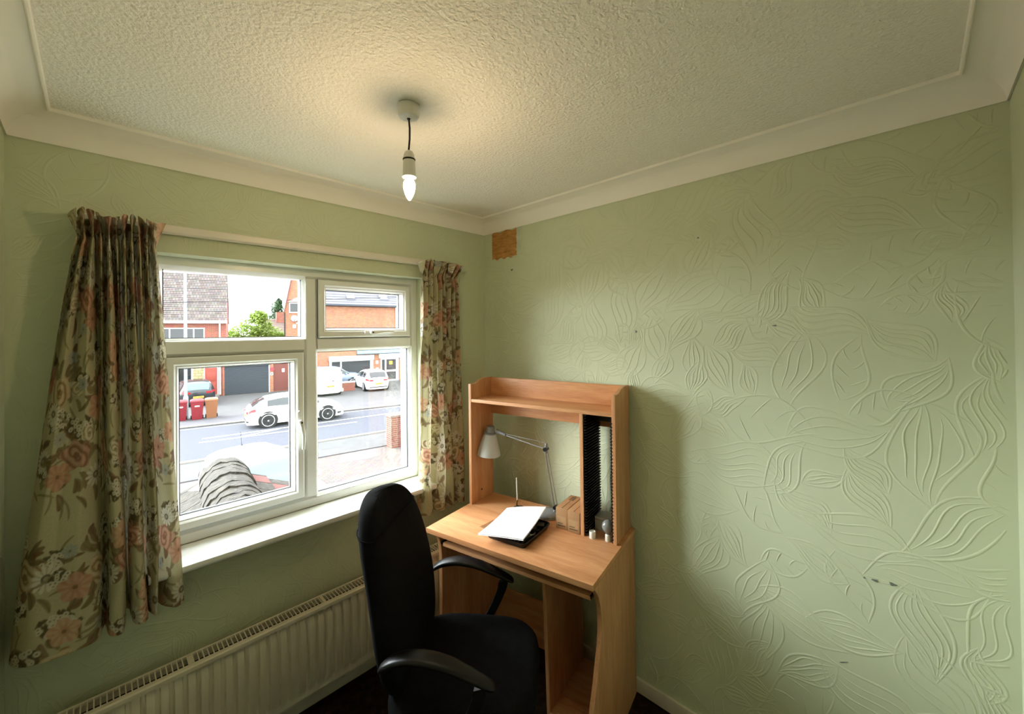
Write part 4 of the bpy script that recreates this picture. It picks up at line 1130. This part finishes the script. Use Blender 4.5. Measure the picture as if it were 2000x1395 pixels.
# ---------------- cars
def lerp_tab(tab, x):
    if x <= tab[0][0]: return tab[0][1]
    for (a, b), (c, d) in zip(tab, tab[1:]):
        if x <= c:
            t = (x-a)/(c-a); t = t*t*(3-2*t)*.35+t*.65; return b+(d-b)*t
    return tab[-1][1]
def car(name, label, x, y, rz, L=4.2, hw=.88, top=(), belt=(), wb=(-1.32, 1.30), wr=.32, paint='car_white', glass='car_glass',
        side=(-1.5, 1.0), screen=(.45, 1.3), rear=(-2.0, -1.45), pillars=(-.15,), rim='alloy_dark', rear_z=None, van=False, sglass=None):
    """x forward; top: roof line (x,z); belt: shoulder line (x,z)"""
    t = frame_thing(name, label, 'car' if not van else 'van', x, y, rz)
    x0, x1 = -L/2, L/2
    def half(xx):
        e = 1-max(0, (abs(xx)-(L/2-.55))/.55)**2.4*.30
        return hw*e
    zl = .20
    def pt(xx, s, sg, off=0.):
        """s 0..1 sill->shoulder, 1..2 shoulder->roof edge, 2..3 roof edge->centre"""
        zr = lerp_tab(top, xx); zb_ = min(lerp_tab(belt, xx), zr-.05); h = half(xx)
        ends = max(0, (abs(xx)-(L/2-.30))/.30); zlo = zl+.14*ends**2
        tb = max(0., min(1., (zr-zb_)/.5)); he = h*(1-.26*tb)-.02 if not van else h*(1-.06*tb)
        if s <= 1:
            z = zlo+(zb_-zlo)*s; yy = h*(.93+.07*math.sin(PI*min(1, s*1.05)*.62)/math.sin(PI*.62)*1.0) if True else h
            yy = h*(.92+.08*(1-abs(2*s-1.15)**2.2)) ; yy = min(yy, h*1.0)
            n_ = Vector((0, sg, 0))
        elif s <= 2:
            q = s-1; z = zb_+(zr-.045-zb_)*q; y0 = h*(.92+.08*(1-abs(.85)**2.2)); yy = y0+(he-y0)*q**1.15; n_ = Vector((0, sg*.9, .35))
        else:
            q = s-2; yy = he*(1-q); z = zr-.045+.045*math.sin(min(1, q*2.2)*PI/2)+.02*q; n_ = Vector((0, sg*.15*(1-q), 1))
        return Vector((xx, sg*yy, z))+n_*off
    NX = 56; svals = [0, .2, .4, .6, .8, .95, 1.0, 1.12, 1.3, 1.5, 1.7, 1.88, 2.0, 2.1, 2.25, 2.45, 2.7, 3.0]
    rings = []
    for i in range(NX):
        u = i/(NX-1); xx = x0+L*(u if True else 0)
        r_ = [pt(xx, s, 1) for s in svals]+[pt(xx, s, -1) for s in svals[::-1][1:]]
        r_ += [Vector((xx, -half(xx)*.9, zl-.02)), Vector((xx, half(xx)*.9, zl-.02))]
        rings.append(r_)
    obj('body', MB().loft(rings), paint, t, smooth=True, angle=50)
    def patch(nm, xs, s0, s1, sg, m, off=.008, nx=14, ns=6, par=t):
        P = []
        for i in range(nx):
            xx = xs[0]+(xs[1]-xs[0])*i/(nx-1)
            P.append([pt(xx, s0+(s1-s0)*j/(ns-1), sg, off) for j in range(ns)])
        return obj(nm, MB().grid(P), m, par, smooth=True, angle=60)
    def double(nm, xs, s0, m, off=.008, nx=10, par=t):
        P = []
        for i in range(nx):
            xx = xs[0]+(xs[1]-xs[0])*i/(nx-1); q = [s0+(3-s0)*j/6 for j in range(7)]
            n0 = [pt(xx, s, 1, 0) for s in q]+[pt(xx, s, -1, 0) for s in q[::-1][1:]]
            sl_x = -(lerp_tab(top, xx+.05)-lerp_tab(top, xx-.05))/.1; nn = Vector((sl_x, 0, 1)).normalized()
            P.append([p+nn*off for p in n0])
        return obj(nm, MB().grid(P), m, par, smooth=True, angle=60)
    if side:
        cuts = [side[0]]+list(pillars)+[side[1]]
        for i in range(len(cuts)-1):
            a, b = cuts[i]+(.03 if i else 0), cuts[i+1]-(.03 if i < len(cuts)-2 else 0)
            for sg in (1, -1): patch('side_window', (a, b), 1.10, 1.86, sg, sglass or glass)
    if screen: double('windscreen', screen, 2.12, glass)
    if rear: double('rear_window', rear, 2.14, glass)
    for i, wx in enumerate(wb):
        for sg in (1, -1):
            yy = sg*(half(wx)*.985)
            obj('wheel_arch', MB().lathe([(wr+.055, -.01), (wr+.055, .012)], 26, (wx, yy, wr+.02), 'y'), 'tyre', t)
            wl = obj('wheel', MB().lathe([(wr*.7, -.10), (wr*.97, -.09), (wr, -.05), (wr, .05), (wr*.97, .085), (wr*.78, .095), (wr*.72, .07)], 28, (wx, yy-sg*.05, wr), 'y'), 'tyre', t, smooth=True, angle=40)
            yo = yy-sg*.05+sg*.085
            obj('rim', MB().tube([(wx+wr*.74*math.cos(a), yo+sg*.01, wr+wr*.74*math.sin(a)) for a in [2*PI*k/28 for k in range(28)]], wr*.055, 6, closed=True), 'alloy', wl, smooth=True)
            mb = MB()
            for k in range(10):
                a = 2*PI*k/10; mb.tube([(wx+wr*.1*math.cos(a), yo+sg*.012, wr+wr*.1*math.sin(a)), (wx+wr*.7*math.cos(a), yo+sg*.012, wr+wr*.7*math.sin(a))], [wr*.05, wr*.035], 5)
            obj('spokes', mb, rim, wl)
            obj('hub_cap', MB().lathe([(wr*.13, 0), (wr*.13, sg*.025)], 14, (wx, yo, wr), 'y'), 'alloy', wl)
    rz_ = rear_z or lerp_tab(belt, x0+.1)
    # lights and plates
    for sg in (1, -1):
        if van: obj('tail_light', MB().box(x0-.012, x0+.05, *sorted((sg*hw*.72, sg*hw*.66)), .85, 1.35), 'lamp_red', t)
        else: patch('tail_light', (x0+.02, x0+.34), .80, .97, sg, 'lamp_red', .012, 8, 4); obj('tail_light_inner', MB().box(x0-.006, x0+.08, *sorted((sg*hw*.70, sg*hw*.42)), rz_-.17, rz_-.06), 'lamp_red', t)
        patch('headlight', (x1-.42, x1-.10), .72, .96, sg, 'lamp_clear', .010, 8, 4)
        patch('bumper_vent', (x1-.36, x1-.16), .18, .36, sg, 'gasket', .008, 6, 3)
        mr = Vector(pt(screen[0]+.28 if screen else .9, 1.02, sg)); obj('mirror', MB().box(mr.x-.06, mr.x+.07, *sorted((mr.y, mr.y+sg*.20)), mr.z, mr.z+.13), paint, t, bevel=.03)
    pz = .52 if not van else .62
    pl_ = obj('number_plate', MB().box(x0-.035, x0+.10, -.26, .26, pz, pz+.115), 'plate_yellow', t)
    for k in range(7):
        if k != 4: obj('plate_character', MB().box(x0-.038, x0-.034, -.22+k*.063, -.185+k*.063, pz+.025, pz+.09), 'plate_text', pl_)
    obj('bumper_strip', MB().box(x0-.02, x0+.2, -hw*.72, hw*.72, .30, .36), 'gasket', t)
    return t
def heading(dx, dy): return math.atan2(dy, dx)
hb_top = [(-2.1, .70), (-2.04, .93), (-1.92, 1.02), (-1.62, 1.22), (-1.25, 1.36), (-.7, 1.43), (-.1, 1.44), (.35, 1.38), (.75, 1.18), (1.10, .98), (1.5, .90), (1.85, .80), (2.03, .66), (2.1, .52)]
hb_belt = [(-2.1, .80), (-1.9, .93), (-1.2, .96), (.3, .91), (1.0, .90), (1.6, .80), (2.1, .6)]
# passing white coupe-like saloon, facing right
car('car', 'white saloon with dark multi-spoke wheels driving right along the road', 5.33, 20.28, heading(2.54, -.38), 4.25, .88, hb_top, hb_belt, (-1.30, 1.28), .345,
    side=(-1.32, .92), screen=(.42, 1.05), rear=(-1.92, -1.40), pillars=(-.25,))
tall_top = [(-2.1, .80), (-2.06, .98), (-1.98, 1.12), (-1.72, 1.40), (-1.45, 1.50), (-.6, 1.54), (0, 1.52), (.4, 1.44), (.85, 1.18), (1.15, 1.0), (1.6, .93), (1.9, .84), (2.05, .70), (2.1, .55)]
tall_belt = [(-2.1, .92), (-1.8, 1.0), (0, .96), (1.0, .93), (1.6, .86), (2.1, .62)]
car('car', 'white hatchback parked tail-on in front of the shop door', 13.60, 28.92, heading(.53, 2.68), 4.2, .90, tall_top, tall_belt, (-1.32, 1.32), .33, side=(-1.55, .95), screen=(.5, 1.1), rear=(-2.03, -1.66), pillars=(-.8, .1), rim='alloy')
car('car', 'dark hatchback parked tail-on behind the wheelie bins', 2.75, 31.35, PI/2-.03, 4.1, .90, tall_top, tall_belt, (-1.3, 1.3), .32, paint='car_dark', glass='car_glass_sky', side=(-1.5, .95), screen=(.5, 1.1), rear=(-2.04, -1.62), pillars=(-.1,))
suv_top = [(-2.2, .85), (-2.15, 1.15), (-2.0, 1.5), (-1.8, 1.66), (-1, 1.70), (.1, 1.68), (.5, 1.58), (.95, 1.28), (1.25, 1.12), (1.8, 1.05), (2.1, .92), (2.2, .6)]
suv_belt = [(-2.2, 1.05), (-1.5, 1.08), (1.0, 1.02), (2.2, .75)]
car('car', 'blue-grey estate car half hidden between the van and the shop window', 11.95, 32.2, -.168, 4.2, .80, suv_top, suv_belt, (-1.35, 1.35), .34, paint='car_silver', side=(-1.8, 1.1), screen=(.55, 1.2), rear=(-2.14, -1.85), pillars=(-.9, .1))
van_top = [(-2.1, 1.30), (-2.09, 1.70), (-2.03, 1.84), (-1.9, 1.88), (-.4, 1.90), (.3, 1.86), (.7, 1.70), (1.2, 1.30), (1.5, 1.12), (1.9, .98), (2.05, .8), (2.1, .6)]
van_belt = [(-2.1, 1.10), (0, 1.08), (1.2, 1.04), (2.1, .66)]
v_ = car('van', 'white panel van parked tail-on with a yellow number plate', 9.86, 29.25, PI/2-.03, 3.95, .92, [(a*.94, b) for a, b in van_top], [(a*.94, b) for a, b in van_belt], (-1.25, 1.25), .33,
    side=(.15, 1.0), screen=(.62, 1.15), rear=None, pillars=(), rim='alloy', van=True)
obj('rear_door', MB().box(-1.995, -1.9, -.80, -.012, .42, 1.66), 'car_white', v_, bevel=.02)
obj('rear_door', MB().box(-1.995, -1.9, .012, .80, .42, 1.66), 'car_white', v_, bevel=.02)
for z in (.8, 1.3): obj('door_hinge', MB().box(-2.01, -1.96, .78, .82, z, z+.08), 'gasket', v_)
obj('door_handle', MB().box(-2.02, -1.98, -.30, -.10, 1.02, 1.06), 'gasket', v_)
obj('bumper', MB().box(-2.06, -1.85, -.88, .88, .26, .46), 'car_white', v_, bevel=.03)
# car in the drive below
nc = car('car', 'white car parked on the block paved drive below the window, roof in view', 1.02, 9.05, -PI/2+.10, 4.1, .86, [(a*.976, b) for a, b in tall_top], [(a*.976, b) for a, b in tall_belt], (-1.28, 1.28), .31,
    glass='car_glass_sky', sglass='car_glass', side=(-1.5, .93), screen=(.42, 1.08), rear=(-1.98, -1.60), pillars=(-.8, .05), rim='alloy')
obj('roof_aerial', MB().tube([(-1.35, 0, 1.50), (-1.42, 0, 1.86)], .006, 6), 'wire_black', nc)
obj('aerial_foot', MB().lathe([(.05, 1.49), (.03, 1.53), (.01, 1.55)], 12, (-1.35, 0, 0)), 'wire_black', nc)
for sg in (-1, 1): obj('roof_seam', MB().tube([(x_, sg*.54, lerp_tab(tall_top, x_/.976)-.012) for x_ in (-1.4, -1.0, -.5, 0, .35)], .009, 6), 'gasket', nc)

# ---------------- brick gate pillar, every brick
pil = frame_thing('gate_pillar', 'square red brick gate pillar with pale cap by the drive', 'pillar', 6.36, 12.42, -.14)
obj('mortar_core', MB().box(-.240, .240, -.240, .240, 0, 1.17), 'mortar', pil)
bricks = {}
for k in range(15):
    z = .004+k*.0775
    for side_ in range(4):
        for j in range(2):
            a = -.245+(.0 if (k+side_) % 2 else .0)
            if side_ not in bricks:
                b_ = obj('brick', MB().box(-.1060, .1060, -.051, .051, 0, .058), 'brick_solid' if 'brick_solid' in MATS else mat('brick_solid', (92, 32, 22), .85, var=.2, vscale=9), pil, bevel=.003, bseg=1)
                bricks[side_] = b_
            else: b_ = dup(bricks[side_], pil)
            off = (-.122 if j == 0 else .107)+(.015 if (k % 2) else 0)
            rz_ = side_*PI/2; px, py = off, -.194
            b_.location = (px*math.cos(rz_)-py*math.sin(rz_), px*math.sin(rz_)+py*math.cos(rz_), z); b_.rotation_euler = (0, 0, rz_)
obj('cap', MB().loft([[(-.27, -.27, 1.17), (.27, -.27, 1.17), (.27, .27, 1.17), (-.27, .27, 1.17)], [(-.27, -.27, 1.22), (.27, -.27, 1.22), (.27, .27, 1.22), (-.27, .27, 1.22)], [(-.02, -.02, 1.30), (.02, -.02, 1.30), (.02, .02, 1.30), (-.02, .02, 1.30)]]), 'tile_pale', pil)

# ---------------- trees and hedge
def foliage(n, cx, rx, rz, size, seed, blobs):
    rg = random.Random(seed); V, Fc = [], []
    for _ in range(n):
        b = rg.choice(blobs)
        while True:
            p = Vector((rg.uniform(-1, 1), rg.uniform(-1, 1), rg.uniform(-1, 1)))
            if .35 < p.length < 1: break
        c = Vector(b[:3])+Vector((p.x*b[3], p.y*b[3], p.z*b[4]))
        d = Vector((rg.uniform(-1, 1), rg.uniform(-1, 1), rg.uniform(-.8, .4))).normalized(); u = d.cross(Vector((rg.uniform(-1, 1), rg.uniform(-1, 1), 1))).normalized()
        s_ = size*rg.uniform(.6, 1.3); i = len(V)
        V += [tuple(c-d*s_), tuple(c+u*s_*.45), tuple(c+d*s_), tuple(c-u*s_*.45)]; Fc.append((i, i+1, i+2, i+3))
    m_ = MB(); m_.v = V; m_.f = Fc; return m_
def tree(name, label, x, y, h, blobs, n, size, m, seed):
    t = frame_thing(name, label, 'tree', x, y, 0)
    tr_ = obj('trunk', MB().tube([(0, 0, 0), (.05, 0, h*.35), (-.05, .05, h*.6), (0, 0, h*.85)], [.22, .17, .1, .03], 8), 'bark', t, smooth=True)
    for b in blobs[:5]: obj('branch', MB().tube([(0, 0, h*.35), (b[0]*.5, b[1]*.5, (h*.4+b[2])/2), (b[0], b[1], b[2])], [.09, .06, .02], 6), 'bark', tr_)
    f = obj('foliage', foliage(n, 0, 1, 1, size, seed, blobs), m, t); f['kind'] = 'stuff'
    return t
tree('leafy_tree', 'bright green broad tree between the garage and the gabled house', 9.6, 45, 6.5,
     [(-2.2, 0, 3.9, 1.3, .9), (-1.2, -.3, 4.4, 1.3, 1.0), (0, 0, 5.2, 1.4, 1.2), (.9, .2, 4.5, 1.5, 1.0), (.2, 0, 6.1, .8, .7), (-.6, .3, 3.4, 2.0, 1.0), (1.4, 0, 3.5, 1.2, 1.0), (-2.8, .2, 3.3, .9, .8), (2.1, 0, 3.9, .6, .7)], 7500, .16, 'leaf_bright', 4)
tree('leafy_tree', 'dark green pointed tree behind the bright tree beside the gable', 14.3, 55, 9,
     [(0, 0, 7.3, .7, 1.3), (-.4, 0, 6.0, 1.0, 1.2), (.4, 0, 5.6, 1.0, 1.2), (.2, 0, 8.1, .35, .8), (-.5, 0, 4.6, 1.3, 1.2), (.6, 0, 4.2, 1.1, 1.0)], 4200, .17, 'leaf_dark', 9)
hd = frame_thing('hedge', 'clipped green hedge just beyond the brick gate pillar', 'hedge', 7.3, 12.35, -.14)
f = obj('foliage', foliage(2200, 0, 1, 1, .05, 3, [(0, 0, .45, .5, .45), (.6, 0, .45, .5, .45), (1.2, 0, .45, .5, .45), (-.3, .0, .35, .25, .3)]), 'hedge_green', hd); f['kind'] = 'stuff'
obj('stems', MB().box(-.2, 1.5, -.15, .15, 0, .5), 'bark', hd)

# ---------------- tiled porch roof just below the window
RZT, RY0, RY1, RXC = .845, .285, 1.278, -1.266
slope = .53
por = thing('porch_roof', 'mossy half-round ridge and red clay tiles of the porch roof below the window', 'roof', (RXC, RY0, 0))
LP = RY1-RY0
sk = 0.103          # ridge runs slightly to the right as it goes out
def rp(u, d, o=0.):   # u sideways (m), d out from the wall, o above the slope
    return (u+sk*d, d, RZT-.072-abs(u)*slope+o)
obj('roof_deck', MB().prism([(0, RZT-.10), (1.3, RZT-.10-1.3*slope), (1.3, RZT-.20-1.3*slope), (0, RZT-.22), (-1.3, RZT-.20-1.3*slope), (-1.3, RZT-.10-1.3*slope)], 0, LP-.03, 'y'), 'kerb_stone', por)
obj('porch_wall', MB().box(-1.0, 1.0, 0, LP-.2, G, RZT-.80), 'brick_red', por)
def roof_tile(u0, u1, d0, d1, sgn, m):
    vs = []
    for (u, lift) in ((u0, .032), (u1, .010)):
        for d in (d0, d1):
            for o in (0, -.014): vs.append(rp(sgn*u, d, lift+o))
    # order: (u0d0 top,bot),(u0d1..),(u1d0..),(u1d1..)
    return MB().add(vs, [(0, 2, 6, 4), (1, 5, 7, 3), (0, 4, 5, 1), (2, 3, 7, 6), (0, 1, 3, 2), (4, 6, 7, 5)])
rgx = random.Random(21)
for sgn in (-1, 1):
    for c in range(7):
        u1 = .06+c*.165; u0 = u1+.19
        k = 0; d = -.02+(.08 if c % 2 else 0)
        while d < LP:
            d1 = min(LP+.02*rgx.random(), d+.158); mm = rgx.choice(('tile_red', 'tile_moss', 'tile_red', 'tile_pale')) if c > 0 else rgx.choice(('tile_moss', 'tile_moss', 'tile_red'))
            obj('clay_tile', roof_tile(u0+rgx.uniform(-.006, .006), u1, max(0, d), d1, sgn, mm), mm, por)
            d += .165
# half-round ridge tiles, lapped
n = 11; seg = (LP+.02)/n
for k in range(n):
    d0, d1 = k*seg-.015, (k+1)*seg+.012+.012*rgx.uniform(-1, 1); P = []; jx, jz = rgx.uniform(-.006, .006), rgx.uniform(-.004, .005)
    for i in range(2):
        d = (max(0, d0), d1)[i]; R = .136+(.005 if i == 0 else 0)
        P.append([(R*math.cos(a)+sk*d+jx, d+.012*math.sin(a*7+k*2)+.008*math.sin(a*17+k), RZT-.132+jz+R*.97*math.sin(a)*(1+.02*math.sin(a*9+k))) for a in [PI*j/18 for j in range(19)]])
    m_ = MB().grid(P); n0 = len(m_.v); m_.grid([[(q[0]-(q[0]-sk*q[1])*.14, q[1], RZT-.132+(q[2]-RZT+.132)*.86) for q in r_] for r_ in P])
    W19 = 19
    for i in range(2):
        for j in range(18): a = i*W19+j; m_.f.append((a, a+1, a+1+n0, a+n0))
    for j in (0, 18): m_.f.append((j, j+W19, j+W19+n0, j+n0))
    obj('ridge_tile', m_, 'tile_moss', por, smooth=True, angle=50)
